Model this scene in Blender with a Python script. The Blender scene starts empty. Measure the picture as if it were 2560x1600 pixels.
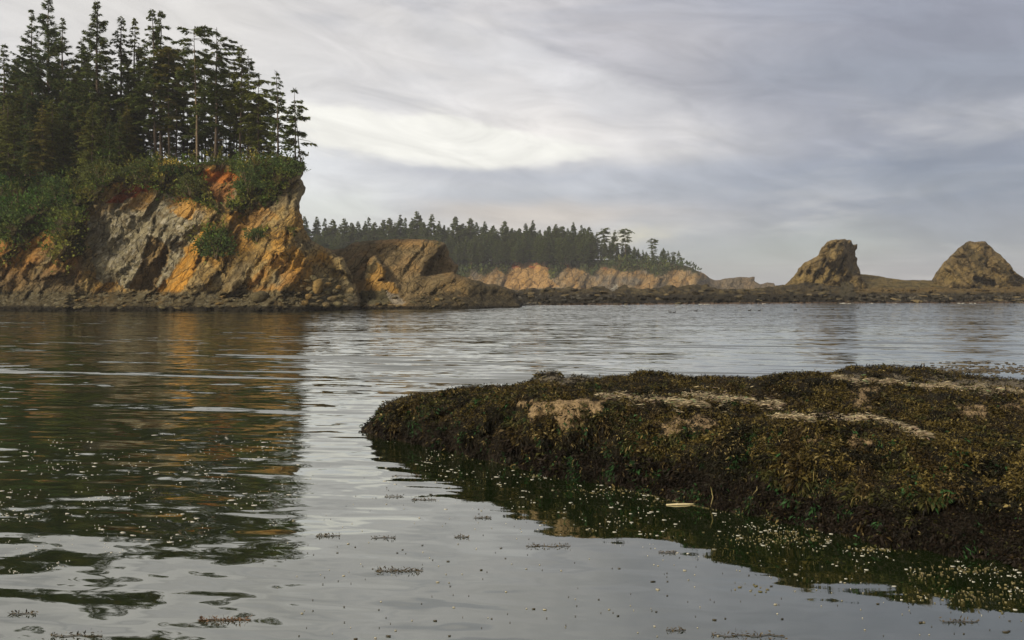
import bpy, math, random
import numpy as np
from mathutils import Vector, geometry

random.seed(7); RNG = np.random.default_rng(11)
scene = bpy.context.scene
COL = scene.collection
R = math.radians

# ------------------------------------------------------------------ camera
CAM_H, F, VH = 3.5, 1991.0, 716.0          # eye height (m), focal length and horizon row for a 2560 px wide frame
cam_d = bpy.data.cameras.new('camera'); cam = bpy.data.objects.new('camera', cam_d); COL.objects.link(cam)
cam.location = (0, 0, CAM_H); cam.rotation_euler = (R(90), 0, 0)
cam_d.sensor_width = 36.0; cam_d.lens = F / 2560 * 36.0
cam_d.shift_y = -(800 - VH) / 2560
cam_d.clip_start = 0.3; cam_d.clip_end = 6000
scene.camera = cam

def at(px, v, Y):
    return ((px - 1280.0) / F * Y, Y, CAM_H + (VH - v) / F * Y)

# ------------------------------------------------------------------ exposure
EXPO = 1.5
scene.view_settings.view_transform = 'Standard'
scene.view_settings.look = 'None'
scene.view_settings.gamma = 1.0
scene.view_settings.exposure = EXPO
scene.view_settings.use_curve_mapping = False
EG = 2.0 ** EXPO

def lin(r, g, b, gain=1.0):
    o = []
    for c in (r, g, b):
        c /= 255.0
        o.append((c / 12.92 if c <= 0.04045 else ((c + 0.055) / 1.055) ** 2.4) * gain)
    return tuple(o)

# ------------------------------------------------------------------ shader node helper
class NT:
    def __init__(s, tree): s.t = tree; s.n = tree.nodes; s.l = tree.links
    def new(s, t, **kw):
        n = s.n.new(t)
        for k, v in kw.items(): setattr(n, k, v)
        return n
    def put(s, sock, v):
        if isinstance(v, bpy.types.NodeSocket): s.l.new(v, sock)
        else: sock.default_value = v
    def m(s, op, a, b=None, c=None, clamp=False):
        n = s.new('ShaderNodeMath', operation=op, use_clamp=clamp)
        s.put(n.inputs[0], a)
        if b is not None: s.put(n.inputs[1], b)
        if c is not None: s.put(n.inputs[2], c)
        return n.outputs[0]
    def ramp(s, v, a, b, smooth=True):            # smoothstep a -> b
        n = s.new('ShaderNodeMapRange'); n.interpolation_type = 'SMOOTHSTEP' if smooth else 'LINEAR'
        s.put(n.inputs[0], v); n.inputs[1].default_value = a; n.inputs[2].default_value = b
        return n.outputs[0]
    def noise(s, vec, scale, detail=4, rough=0.55, dist=0.0):
        n = s.new('ShaderNodeTexNoise'); s.put(n.inputs['Vector'], vec)
        n.inputs['Scale'].default_value = scale; n.inputs['Detail'].default_value = detail
        n.inputs['Roughness'].default_value = rough; n.inputs['Distortion'].default_value = dist
        return n
    def xyz(s, x, y, z):
        n = s.new('ShaderNodeCombineXYZ')
        for i, v in enumerate((x, y, z)): s.put(n.inputs[i], v)
        return n.outputs[0]
    def sep(s, v):
        n = s.new('ShaderNodeSeparateXYZ'); s.put(n.inputs[0], v); return n.outputs
    def vm(s, op, a, b=None):
        n = s.new('ShaderNodeVectorMath', operation=op); s.put(n.inputs[0], a)
        if b is not None: s.put(n.inputs[1], b)
        return n.outputs[0]
    def mix(s, f, a, b, mode='MIX'):
        n = s.new('ShaderNodeMix', data_type='RGBA', blend_type=mode)
        s.put(n.inputs[0], f)
        for i, v in ((6, a), (7, b)):
            if isinstance(v, tuple) and len(v) == 3: v = (*v, 1.0)
            s.put(n.inputs[i], v)
        return n.outputs[2]

# ------------------------------------------------------------------ sky (world) and sun
SUN_EL, SUN_AZ = 34.0, -134.0               # azimuth from +Y towards +X: from the left, a little behind the viewer
sun_dir = Vector((math.sin(R(SUN_AZ)) * math.cos(R(SUN_EL)), math.cos(R(SUN_AZ)) * math.cos(R(SUN_EL)), math.sin(R(SUN_EL))))
sd = bpy.data.lights.new('sun', 'SUN'); sd.energy = 1.5; sd.angle = R(10); sd.color = (1.0, 0.9, 0.74)
so = bpy.data.objects.new('sun', sd); COL.objects.link(so)
so.rotation_euler = sun_dir.to_track_quat('Z', 'Y').to_euler()

world = bpy.data.worlds.new("World"); scene.world = world; world.use_nodes = True
world.node_tree.nodes.clear()
def build_world():
    w = NT(world.node_tree)
    out = w.new('ShaderNodeOutputWorld'); bg = w.new('ShaderNodeBackground'); w.l.new(bg.outputs[0], out.inputs[0])
    sky = w.new('ShaderNodeTexSky', sky_type='NISHITA'); sky.sun_disc = False
    sky.sun_elevation = R(SUN_EL); sky.sun_rotation = R(SUN_AZ)
    tc = w.new('ShaderNodeTexCoord').outputs['Generated']
    x, y, z = w.sep(tc)
    az = w.m('MULTIPLY', w.m('ARCTAN2', x, y), 57.2958)
    el = w.m('MULTIPLY', w.m('ARCSINE', z), 57.2958)
    # cloud deck seen in perspective: long streaks towards the horizon
    k = w.m('DIVIDE', 1.0, w.m('ADD', w.m('MAXIMUM', z, 0.0), 0.10))
    cv = w.xyz(w.m('MULTIPLY', x, k), w.m('MULTIPLY', y, k), 0.0)
    n1 = w.noise(cv, 0.75, 7, 0.56, 0.35).outputs['Fac']
    sv = w.xyz(w.m('MULTIPLY', az, 0.05), w.m('MULTIPLY', el, 0.24), 3.1)
    # bands drift slightly downwards to the right
    sv = w.xyz(w.m('MULTIPLY', az, 0.055), w.m('MULTIPLY', w.m('ADD', el, w.m('MULTIPLY', az, 0.10)), 0.26), 3.1)
    n2 = w.noise(sv, 1.0, 7, 0.55, 0.5).outputs['Fac']
    wv = w.noise(w.xyz(w.m('MULTIPLY', az, 0.07), w.m('MULTIPLY', el, 0.16), 9.0), 1.0, 5, 0.55)
    wr, wg, wb = w.sep(wv.outputs['Color'])
    azw = w.m('ADD', az, w.m('MULTIPLY', w.m('SUBTRACT', wr, 0.5), 16.0))
    elw = w.m('ADD', el, w.m('MULTIPLY', w.m('SUBTRACT', wg, 0.5), 4.5))
    def lobe(a, e, sa, se, tilt=0.0):
        ee = w.m('SUBTRACT', elw, e)
        if tilt: ee = w.m('ADD', ee, w.m('MULTIPLY', w.m('SUBTRACT', azw, a), tilt))
        da = w.m('DIVIDE', w.m('SUBTRACT', azw, a), sa); de = w.m('DIVIDE', ee, se)
        return w.m('EXPONENT', w.m('MULTIPLY', w.m('ADD', w.m('MULTIPLY', da, da), w.m('MULTIPLY', de, de)), -1.0))
    base_l = lin(216, 213, 213); base_r = lin(152, 154, 166)
    c = w.mix(w.ramp(azw, -6.0, 26.0), base_l, base_r)
    # streaky light and dark structure everywhere
    c = w.mix(w.m('MULTIPLY', w.ramp(n2, 0.46, 0.70), 0.60), c, lin(158, 163, 176))
    c = w.mix(w.m('MULTIPLY', w.ramp(n1, 0.48, 0.68), 0.55), c, lin(228, 224, 220))
    L = [  # az, el, width, height, tilt, colour, strength
        (0, 6.8, 16, 1.5, 0.0, (172, 178, 190), 0.85),
        (-8, 10.8, 15, 3.4, 0.05, (238, 234, 230), 0.9),
        (4, 11.6, 9, 2.0, 0.05, (248, 242, 236), 0.85),
        (-16, 8.5, 9, 5.0, 0.0, (240, 240, 240), 0.9),
        (-13, 5.4, 3.5, 1.3, 0.0, (228, 230, 224), 0.8),
        (2, 4.7, 7, 1.0, 0.0, (206, 198, 192), 0.8),
        (-3, 17.0, 9, 2.0, 0.2, (234, 230, 226), 0.6),
        (10, 17.0, 9, 2.4, 0.25, (196, 192, 194), 0.6),
        (-26, 18.0, 14, 7.0, 0.0, (230, 226, 220), 0.8),
        (28, 6.5, 12, 2.6, 0.0, (120, 128, 146), 0.8),
        (27, 13.5, 10, 2.0, 0.1, (146, 150, 160), 0.7),
        (0, 8.2, 12, .8, 0.0, (176, 181, 194), 0.6),
        (2, 5.0, 8, 1.0, 0.0, (214, 203, 194), 0.7),
        (18, 2.0, 8, 1.7, 0.0, (168, 174, 174), 0.9),
        (9.5, 3.1, 1.6, 0.6, 0.0, (226, 214, 176), 0.5),
        (0, 42, 90, 15, 0.0, (232, 226, 220), 0.5),
        (33, 1.6, 7, 2.0, 0.0, (142, 150, 162), 0.7),
    ]
    for a, e, sa, se, ti, colr, st in L:
        c = w.mix(w.m('MULTIPLY', lobe(a, e, sa, se, ti), st), c, lin(*colr))
    br = w.m('ADD', lobe(-7, 10.9, 14, 2.7, 0.05), w.m('MULTIPLY', w.m('SUBTRACT', n2, 0.5), -1.6))
    c = w.mix(w.m('MULTIPLY', w.ramp(br, 0.42, 0.80), 0.95), c, lin(255, 252, 243))
    br2 = w.m('ADD', lobe(4, 15.5, 9, 2.2, 0.25), w.m('MULTIPLY', w.m('SUBTRACT', n1, 0.5), -1.4))
    c = w.mix(w.m('MULTIPLY', w.ramp(br2, 0.45, 0.85), 0.5), c, lin(232, 230, 230))
    # fine streaks
    n3 = w.noise(w.xyz(w.m('MULTIPLY', az, 0.11), w.m('MULTIPLY', w.m('ADD', el, w.m('MULTIPLY', az, 0.16)), 0.36), 7.7), 1.0, 9, 0.6, 1.1).outputs['Fac']
    g = w.m('ADD', 1.0, w.m('MULTIPLY', w.m('SUBTRACT', n3, 0.5), 0.75))
    g = w.m('MULTIPLY', g, w.m('SUBTRACT', 1.0, w.m('MULTIPLY', w.ramp(y, 0.15, -0.5), 0.45)))      # sky behind the viewer dimmed on purpose, less fill on the cliffs
    c = w.vm('MULTIPLY', c, w.xyz(g, g, g))
    c = w.vm('MULTIPLY', c, (1 / EG, 1 / EG, 1 / EG))
    s = w.vm('MULTIPLY', sky.outputs[0], (0.06, 0.06, 0.06))
    c = w.mix(0.93, s, c)
    w.l.new(c, bg.inputs[0]); bg.inputs[1].default_value = 1.0
build_world()
world.cycles.sampling_method = 'AUTOMATIC'

# ------------------------------------------------------------------ numpy noise
def _h(ix, iy, iz, s):
    n = (ix.astype(np.int64) * 374761393 + iy.astype(np.int64) * 668265263 + iz.astype(np.int64) * 2147483647 + s * 974634777) & 0xffffffff
    n = ((n ^ (n >> 13)) * 1274126177) & 0xffffffff
    n = (n ^ (n >> 16)) & 0xffffffff
    return n / 4294967295.0
def vn(x, y, z=0.0, s=0):
    x, y, z = np.broadcast_arrays(np.asarray(x, float), np.asarray(y, float), np.asarray(z, float))
    ix, iy, iz = np.floor(x), np.floor(y), np.floor(z)
    fx, fy, fz = x - ix, y - iy, z - iz
    fx = fx * fx * (3 - 2 * fx); fy = fy * fy * (3 - 2 * fy); fz = fz * fz * (3 - 2 * fz)
    r = 0
    for dx in (0, 1):
        wx = fx if dx else 1 - fx
        for dy in (0, 1):
            wy = fy if dy else 1 - fy
            for dz in (0, 1):
                r = r + wx * wy * (fz if dz else 1 - fz) * _h(ix + dx, iy + dy, iz + dz, s)
    return r * 2 - 1
def fbm(x, y, z=0.0, o=4, s=0, ridged=False):
    a, t, f = 0.5, 0.0, 1.0
    for i in range(o):
        n = vn(np.asarray(x) * f, np.asarray(y) * f, np.asarray(z) * f, s + i * 17)
        t = t + a * ((1 - 2 * np.abs(n)) if ridged else n)
        a *= 0.5; f *= 2.03
    return t
def facets(u, v, s=0, tilt=1.0):
    """broken blocks: every cell gets its own height and slope"""
    u, v = np.broadcast_arrays(np.asarray(u, float), np.asarray(v, float)); iu, iv = np.floor(u), np.floor(v)
    best = np.full(u.shape, 1e9); val = np.zeros(u.shape)
    for a in (-1, 0, 1):
        for b in (-1, 0, 1):
            cu, cv = iu + a, iv + b; z = np.zeros_like(cu)
            px_, py_ = cu + _h(cu, cv, z, s + 1), cv + _h(cu, cv, z, s + 2); d = (u - px_) ** 2 + (v - py_) ** 2
            h = _h(cu, cv, z, s + 3) * 2 - 1 + tilt * ((u - px_) * (_h(cu, cv, z, s + 4) * 2 - 1) + (v - py_) * (_h(cu, cv, z, s + 5) * 2 - 1))
            m = d < best; best = np.where(m, d, best); val = np.where(m, h, val)
    return val
def sstep(x, a, b):
    t = np.clip((np.asarray(x, float) - a) / (b - a), 0, 1); return t * t * (3 - 2 * t)
def inpoly(px, v, poly):
    px = np.asarray(px, float); v = np.asarray(v, float)
    r = np.zeros(px.shape, bool); n = len(poly)
    for i in range(n):
        x0, y0 = poly[i]; x1, y1 = poly[(i + 1) % n]
        if y0 == y1: continue
        c = (y0 > v) != (y1 > v)
        r ^= c & (px < (x1 - x0) * (v - y0) / (y1 - y0) + x0)
    return r

# ------------------------------------------------------------------ mesh helpers
def mesh_obj(name, V, faces, mats, parent=None, col=None, smooth=True, midx=None):
    """faces: list of (n,k) integer arrays"""
    me = bpy.data.meshes.new(name)
    V = np.asarray(V, np.float32)
    me.vertices.add(len(V)); me.vertices.foreach_set('co', V.ravel())
    faces = [np.asarray(f, np.int32) for f in faces if len(f)]
    tot = sum(len(f) for f in faces); nl = sum(f.size for f in faces)
    me.loops.add(nl); me.polygons.add(tot)
    me.loops.foreach_set('vertex_index', np.concatenate([f.ravel() for f in faces]))
    st, k = [], 0
    for f in faces:
        st.append(k + np.arange(len(f)) * f.shape[1]); k += f.size
    me.polygons.foreach_set('loop_start', np.concatenate(st).astype(np.int32))
    if smooth: me.polygons.foreach_set('use_smooth', np.ones(tot, bool))
    if midx is not None: me.polygons.foreach_set('material_index', np.asarray(midx, np.int32))
    if col is not None:
        c = np.ones((len(V), 4), np.float32); c[:, :3] = col
        ca = me.color_attributes.new('Col', 'FLOAT_COLOR', 'POINT'); ca.data.foreach_set('color', c.ravel())
    me.update(calc_edges=True); me.validate()
    for m in (mats if isinstance(mats, (list, tuple)) else [mats]): me.materials.append(m)
    o = bpy.data.objects.new(name, me); COL.objects.link(o)
    if parent is not None: o.parent = parent
    return o
def tag(o, label=None, cat=None, group=None, kind=None):
    if label: o['label'] = label
    if cat: o['category'] = cat
    if group: o['group'] = group
    if kind: o['kind'] = kind
    return o
def empty(name, loc=(0, 0, 0)):
    o = bpy.data.objects.new(name, None); o.location = loc; COL.objects.link(o); o.empty_display_size = 0.3
    return o
def copy_tree(src):
    c = src.copy(); COL.objects.link(c)
    for ch in src.children:
        d = ch.copy(); COL.objects.link(d); d.parent = c
    return c
def norm(a):
    return a / np.maximum(np.linalg.norm(a, axis=-1, keepdims=True), 1e-9)
def blades(P, D, S, L, W, tipdrop=0.0):
    """leaf shaped quads: P base, D direction, S side; arrays"""
    n = len(P); L = np.broadcast_to(L, n)[:, None]; W = np.broadcast_to(W, n)[:, None]
    m = P + D * L * 0.5
    V = np.empty((n, 4, 3)); V[:, 0] = P; V[:, 1] = m + S * W * 0.5; V[:, 2] = P + D * L; V[:, 3] = m - S * W * 0.5
    V[:, 2, 2] -= tipdrop
    V[:, 0] += S * W * 0.12
    return V.reshape(-1, 3), np.arange(n * 4).reshape(-1, 4)
def rdir(n, rng=RNG):
    return norm(rng.normal(size=(n, 3)))

# ------------------------------------------------------------------ materials
def mat_rock(name, bump=0.5, scale=1.0, rough=0.9, mott=0.35, dipang=None):
    m = bpy.data.materials.new(name); m.use_nodes = True; m.node_tree.nodes.clear(); w = NT(m.node_tree)
    out = w.new('ShaderNodeOutputMaterial'); b = w.new('ShaderNodeBsdfPrincipled'); w.l.new(b.outputs[0], out.inputs[0])
    ca = w.new('ShaderNodeVertexColor'); ca.layer_name = 'Col'
    P = w.new('ShaderNodeNewGeometry').outputs['Position']
    n = w.noise(P, 0.9 * scale, 8, 0.65).outputs['Fac']; n2 = w.noise(P, 6.0 * scale, 5, 0.7).outputs['Fac']
    st = n2
    if dipang is not None:
        px_, py_, pz_ = w.sep(P); cs, sn = math.cos(R(dipang)), math.sin(R(dipang))
        q = w.m('SUBTRACT', w.m('MULTIPLY', px_, sn), w.m('MULTIPLY', pz_, cs)); al = w.m('ADD', w.m('MULTIPLY', px_, cs), w.m('MULTIPLY', pz_, sn))
        st = w.noise(w.xyz(w.m('MULTIPLY', q, 1.9 * scale), w.m('MULTIPLY', al, 0.28 * scale), w.m('MULTIPLY', py_, 0.8 * scale)), 1.0, 7, 0.65, 0.6).outputs['Fac']
    g = w.m('ADD', 1.0, w.m('ADD', w.m('MULTIPLY', w.m('SUBTRACT', n, 0.5), mott * 2.4), w.m('ADD', w.m('MULTIPLY', w.m('SUBTRACT', n2, 0.5), mott * 2.4), w.m('MULTIPLY', w.m('SUBTRACT', st, 0.5), mott * 2.0))))
    g = w.m('MAXIMUM', g, 0.2)
    wp = w.vm('ADD', P, w.vm('SCALE', w.noise(P, 0.9 * scale, 4).outputs['Color']))
    if dipang is not None:
        wx_, wy_, wz_ = w.sep(w.vm('ADD', P, w.noise(P, 0.5 * scale, 5, 0.6).outputs['Color']))
        q2 = w.m('SUBTRACT', w.m('MULTIPLY', wx_, sn), w.m('MULTIPLY', wz_, cs)); a2 = w.m('ADD', w.m('MULTIPLY', wx_, cs), w.m('MULTIPLY', wz_, sn))
        wp = w.xyz(w.m('MULTIPLY', q2, 1.5), w.m('MULTIPLY', a2, 0.38), w.m('MULTIPLY', wy_, 0.7))
    vc = w.new('ShaderNodeTexVoronoi'); vc.feature = 'DISTANCE_TO_EDGE'; w.put(vc.inputs['Vector'], wp); vc.inputs['Scale'].default_value = 0.5 * scale
    fl = w.ramp(vc.outputs['Distance'], 0.004, 0.045); fl = w.m('ADD', 0.45, w.m('MULTIPLY', fl, 0.55))      # darker along the joints
    g = w.m('MULTIPLY', g, fl)
    w.l.new(w.vm('MULTIPLY', ca.outputs[0], w.xyz(g, g, g)), b.inputs['Base Color'])
    b.inputs['Roughness'].default_value = rough; b.inputs['Specular IOR Level'].default_value = 0.12
    vo = w.new('ShaderNodeTexVoronoi'); vo.feature = 'DISTANCE_TO_EDGE'; w.put(vo.inputs['Vector'], w.vm('ADD', P, w.vm('SCALE', w.noise(P, 0.6 * scale, 3).outputs['Color'])))
    vo.inputs['Scale'].default_value = 0.55 * scale
    crack = w.ramp(vo.outputs['Distance'], 0.0, 0.10)
    h = w.m('ADD', w.m('MULTIPLY', w.m('ADD', n, w.m('MULTIPLY', fl, 0.5)), 1.0), w.m('ADD', w.m('ADD', w.m('MULTIPLY', n2, 0.40), w.m('MULTIPLY', st, 0.8 if dipang is not None else 0.0)), w.m('MULTIPLY', crack, 0.25)))
    bp = w.new('ShaderNodeBump'); bp.inputs['Strength'].default_value = bump; bp.inputs['Distance'].default_value = 0.9 / scale
    w.put(bp.inputs['Height'], h); w.l.new(bp.outputs[0], b.inputs['Normal'])
    return m
def mat_leaf(name, rough=0.7, spec=0.2, trans=0.25, var=0.4, scale=1.5):
    m = bpy.data.materials.new(name); m.use_nodes = True; m.node_tree.nodes.clear(); w = NT(m.node_tree)
    out = w.new('ShaderNodeOutputMaterial'); b = w.new('ShaderNodeBsdfPrincipled')
    ca = w.new('ShaderNodeVertexColor'); ca.layer_name = 'Col'
    P = w.new('ShaderNodeNewGeometry').outputs['Position']
    n = w.noise(P, scale, 3, 0.6).outputs['Fac']
    g = w.m('ADD', 1.0, w.m('MULTIPLY', w.m('SUBTRACT', n, 0.5), var * 2))
    c = w.vm('MULTIPLY', ca.outputs[0], w.xyz(g, g, g))
    w.l.new(c, b.inputs['Base Color'])
    b.inputs['Roughness'].default_value = rough; b.inputs['Specular IOR Level'].default_value = spec
    if trans:
        t = w.new('ShaderNodeBsdfTranslucent'); w.l.new(c, t.inputs[0])
        ms = w.new('ShaderNodeMixShader'); ms.inputs[0].default_value = trans
        w.l.new(b.outputs[0], ms.inputs[1]); w.l.new(t.outputs[0], ms.inputs[2]); w.l.new(ms.outputs[0], out.inputs[0])
    else: w.l.new(b.outputs[0], out.inputs[0])
    return m
def mat_plain(name, colr, rough=0.8, scale=3.0, var=0.3):
    m = bpy.data.materials.new(name); m.use_nodes = True; w = NT(m.node_tree); b = w.n['Principled BSDF']
    P = w.new('ShaderNodeNewGeometry').outputs['Position']
    n = w.noise(P, scale, 5, 0.6).outputs['Fac']
    g = w.m('ADD', 1.0, w.m('MULTIPLY', w.m('SUBTRACT', n, 0.5), var * 2))
    w.l.new(w.vm('MULTIPLY', colr, w.xyz(g, g, g)), b.inputs['Base Color'])
    b.inputs['Roughness'].default_value = rough; b.inputs['Specular IOR Level'].default_value = 0.25
    return m
M_CLIFF = mat_rock('cliff_rock', 1.0, 1.0, 0.9, 0.55, 52)
M_FARROCK = mat_rock('far_cliff_rock', 0.9, 0.35, 0.9, 0.4, 60)
M_STACK = mat_rock('sea_stack_rock', 1.0, 0.7, 0.9, 0.55, 30)
M_BOULDER = mat_rock('boulder_rock', 0.6, 1.6)
M_NEAR = mat_rock('near_rock', 0.5, 5.0, 0.95)
M_NEEDLE = mat_leaf('spruce_needles', 0.75, 0.15, 0.28, 0.5, 0.8)
M_BUSH = mat_leaf('bush_leaves', 0.8, 0.06, 0.2, 0.5, 0.5)
M_WEED = mat_leaf('rockweed', 0.6, 0.12, 0.2, 0.6, 3.0)
M_STRAW = mat_leaf('bleached_surfgrass', 0.6, 0.3, 0.2, 0.4, 8.0)
M_BARK = mat_plain('spruce_bark', (0.085, 0.062, 0.042), 0.95, 4.0)
M_BARKPALE = mat_plain('pale_bark', (0.19, 0.14, 0.085), 0.95, 4.0)

def mat_water():
    m = bpy.data.materials.new('sea_water'); m.use_nodes = True; m.node_tree.nodes.clear(); w = NT(m.node_tree)
    out = w.new('ShaderNodeOutputMaterial')
    P = w.new('ShaderNodeNewGeometry').outputs['Position']
    x, y, z = w.sep(P)
    dist = w.m('SQRT', w.m('ADD', w.m('MULTIPLY', x, x), w.m('MULTIPLY', y, y)))
    # gusty patches change the ripple height
    patch = w.ramp(w.noise(w.xyz(w.m('MULTIPLY', x, 0.02), w.m('MULTIPLY', y, 0.05), 0.0), 1.0, 3, 0.5).outputs['Fac'], 0.32, 0.62)
    calm_r = w.m('SUBTRACT', 1.0, w.m('MULTIPLY', w.ramp(w.m('SUBTRACT', x, w.m('MULTIPLY', y, 0.12)), -4.0, 10.0), 0.40))
    zone = w.m('MULTIPLY', w.ramp(y, 17.0, 34.0), calm_r)
    def slope(sx, sy, scale, detail, amp, rot=0.0, zz=0.0, rough=0.5):
        c_, s_ = math.cos(rot), math.sin(rot)
        X = w.m('ADD', w.m('MULTIPLY', x, c_), w.m('MULTIPLY', y, s_)); Y = w.m('SUBTRACT', w.m('MULTIPLY', y, c_), w.m('MULTIPLY', x, s_))
        n = w.noise(w.xyz(w.m('MULTIPLY', X, sx), w.m('MULTIPLY', Y, sy), zz), scale, detail, rough, 0.3)
        v = w.vm('SUBTRACT', n.outputs['Color'], (0.5, 0.5, 0.5))
        a, b_, c2 = w.sep(v)
        return w.m('MULTIPLY', w.m('MULTIPLY', a, 0.30), amp), w.m('MULTIPLY', b_, amp)
    amps = []
    rp = slope(0.30, 1.25, 1.0, 4, 1.0, -0.12, 0.0, 0.6)
    shp = w.m('SUBTRACT', w.m('MULTIPLY', rp[1], 0.55), w.m('MULTIPLY', w.m('MAXIMUM', w.m('SUBTRACT', rp[1], 0.07), 0.0), 4.5))   # short steep fronts, long gentle backs
    za = w.m('MULTIPLY', zone, w.m('ADD', 0.5, w.m('MULTIPLY', patch, 0.5)))
    amps.append((w.m('MULTIPLY', rp[0], za), w.m('MULTIPLY', shp, za)))
    r2 = slope(0.055, 0.62, 1.0, 2, 1.0, -0.17, 20.0, 0.5)
    sh2 = w.m('MULTIPLY', w.m('MAXIMUM', w.m('SUBTRACT', r2[1], 0.06), 0.0), -5.5); amps.append((0.0, w.m('MULTIPLY', sh2, w.m('MULTIPLY', zone, w.m('ADD', 0.22, w.m('MULTIPLY', w.ramp(x, -16.0, -5.0), 0.6))))))
    amps.append(slope(0.06, 0.22, 1.0, 1, w.m('MULTIPLY', zone, 0.10), -0.16, 4.0))
    left = w.m('SUBTRACT', 1.0, w.m('MULTIPLY', w.ramp(x, -3.5, 1.0), 0.72))
    amps.append(slope(0.42, 1.6, 1.0, 1, w.m('MULTIPLY', left, 0.13), 0.15, 8.0)); amps.append(slope(0.8, 3.2, 1.0, 2, w.m('MULTIPLY', left, 0.34), -0.1, 30.0))
    amps.append(slope(1.2, 5.0, 1.0, 2, w.m('MULTIPLY', left, 0.045), 0.1, 12.0))
    amps.append(slope(1.6, 5.0, 1.0, 2, w.m('MULTIPLY', w.m('ADD', zone, w.m('MULTIPLY', w.ramp(y, 50.0, 100.0), 3.0)), 0.16), 0.0, 16.0))
    sx = sy = None
    for a, b_ in amps:
        sx = a if sx is None else w.m('ADD', sx, a); sy = b_ if sy is None else w.m('ADD', sy, b_)
    N = w.vm('NORMALIZE', w.xyz(sx, sy, 1.0))
    fr = w.new('ShaderNodeFresnel'); fr.inputs['IOR'].default_value = 1.5; w.l.new(N, fr.inputs['Normal'])
    gl = w.new('ShaderNodeBsdfGlossy'); gl.inputs['Color'].default_value = (0.97, 0.975, 0.92, 1); gl.inputs['Roughness'].default_value = 0.03
    w.l.new(N, gl.inputs['Normal'])
    df = w.new('ShaderNodeBsdfDiffuse'); df.inputs['Color'].default_value = (0.009, 0.0155, 0.0042, 1)
    ms = w.new('ShaderNodeMixShader'); w.l.new(w.m('MULTIPLY', w.m('ADD', fr.outputs[0], 0.26), 1.0, clamp=True), ms.inputs[0])
    w.l.new(df.outputs[0], ms.inputs[1]); w.l.new(gl.outputs[0], ms.inputs[2]); w.l.new(ms.outputs[0], out.inputs[0])
    return m

# ------------------------------------------------------------------ water and sea bed
def grid_sheet(name, z, mat, x0, x1, y0, y1, n=24):
    xs = np.linspace(x0, x1, n); ys = np.linspace(y0, y1, n)
    X, Y = np.meshgrid(xs, ys); V = np.stack([X.ravel(), Y.ravel(), np.full(X.size, z)], 1)
    i = np.arange(n * n).reshape(n, n)
    Fq = np.stack([i[:-1, :-1].ravel(), i[:-1, 1:].ravel(), i[1:, 1:].ravel(), i[1:, :-1].ravel()], 1)
    return mesh_obj(name, V, [Fq], mat)
tag(grid_sheet('water', 0.0, mat_water(), -1600, 1600, -60, 2400), kind='structure')

# ------------------------------------------------------------------ landforms
def densify(poly, step, rough, seed, quiet=()):
    """outline subdivided and roughened; returns points and a flag 'silhouette edge'"""
    P, flag = [], []
    n = len(poly)
    for i in range(n):
        a = np.array(poly[i], float); b = np.array(poly[(i + 1) % n], float)
        L = np.linalg.norm(b - a); k = max(1, int(L / step)); q = i in quiet
        t = (np.arange(k) / k)[:, None]; s = a + (b - a) * t
        nr = np.array([(b - a)[1], -(b - a)[0]]) / max(L, 1e-6)
        if not q:
            d = fbm(s[:, 0] * 0.11, s[:, 1] * 0.11, 0, 3, seed) * rough * 2
            s = s + nr * d[:, None]
        P.append(s); flag += [not q] * k
    return np.concatenate(P), np.array(flag)
def landform(name, poly, quiet, step, Yf, col, mat, rough=1.5, edgeR=14.0, edgeD=3.0, thick=30.0, backR=60.0, seed=0, parent=None, rockrough=0.4):
    """a solid rock body: roughened outline, front surface at depth Yf(px, v), rounded edges and a bulging back."""
    O, fl = densify(poly, step, rough, seed, quiet)
    x0, y0 = O.min(0); x1, y1 = O.max(0)
    gx = np.arange(x0, x1, step); gy = np.arange(y0, y1, step * 0.87)
    GX, GY = np.meshgrid(gx, gy); GX = GX + (np.arange(len(gy)) % 2)[:, None] * step * 0.5
    g = np.stack([GX.ravel(), GY.ravel()], 1); g += RNG.uniform(-0.2, 0.2, g.shape) * step
    g = g[inpoly(g[:, 0], g[:, 1], O)]
    def dist(p, Q):
        d = np.full(len(p), 1e9)
        for k in range(0, len(p), 4000):
            q = p[k:k + 4000]; d[k:k + 4000] = np.sqrt(((q[:, None, :] - Q[None]) ** 2).sum(2)).min(1)
        return d
    g = g[dist(g, O) > step * 0.55]
    nO = len(O); A = np.concatenate([O, g])
    vs = [Vector((float(a), float(-b))) for a, b in A]
    ed = [(i, (i + 1) % nO) for i in range(nO)]
    ov, oe, of, ovo, _, _ = geometry.delaunay_2d_cdt(vs, ed, [], 1, 1e-5)
    A = np.array([(v.x, -v.y) for v in ov]); T = np.array([f for f in of if len(f) == 3], np.int32)
    isO = np.array([any(k < nO for k in o) for o in ovo])
    de = dist(A, O[fl])
    px, v = A[:, 0], A[:, 1]
    Y = Yf(px, v)
    u = 1 - np.clip(de / edgeR, 0, 1); Y = Y + edgeD * (1 - np.sqrt(np.maximum(1 - u * u, 0)))
    X = (px - 1280) / F * Y; Z = CAM_H + (VH - v) / F * Y
    front = np.stack([X, Y, Z], 1)
    C = col(px, v, front)
    db = np.clip(dist(A, O) / backR, 0, 1)
    back = front.copy(); dY = thick * np.sqrt(1 - (1 - db) ** 2); back[:, 0] += dY * front[:, 0] / front[:, 1]; back[:, 1] += dY
    idx = np.arange(len(A)); bi = idx.copy(); inn = ~isO; bi[inn] = len(A) + np.arange(inn.sum())
    V = np.concatenate([front, back[inn]]); CC = np.concatenate([C, C[inn]])
    o = mesh_obj(name, V, [T, bi[T][:, ::-1]], mat, parent, CC)
    return o, A, front, T

def blend(C, mask, colr, k=1.0):
    m = np.clip(mask * k, 0, 1)[:, None]; return C * (1 - m) + np.array(colr) * m

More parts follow.
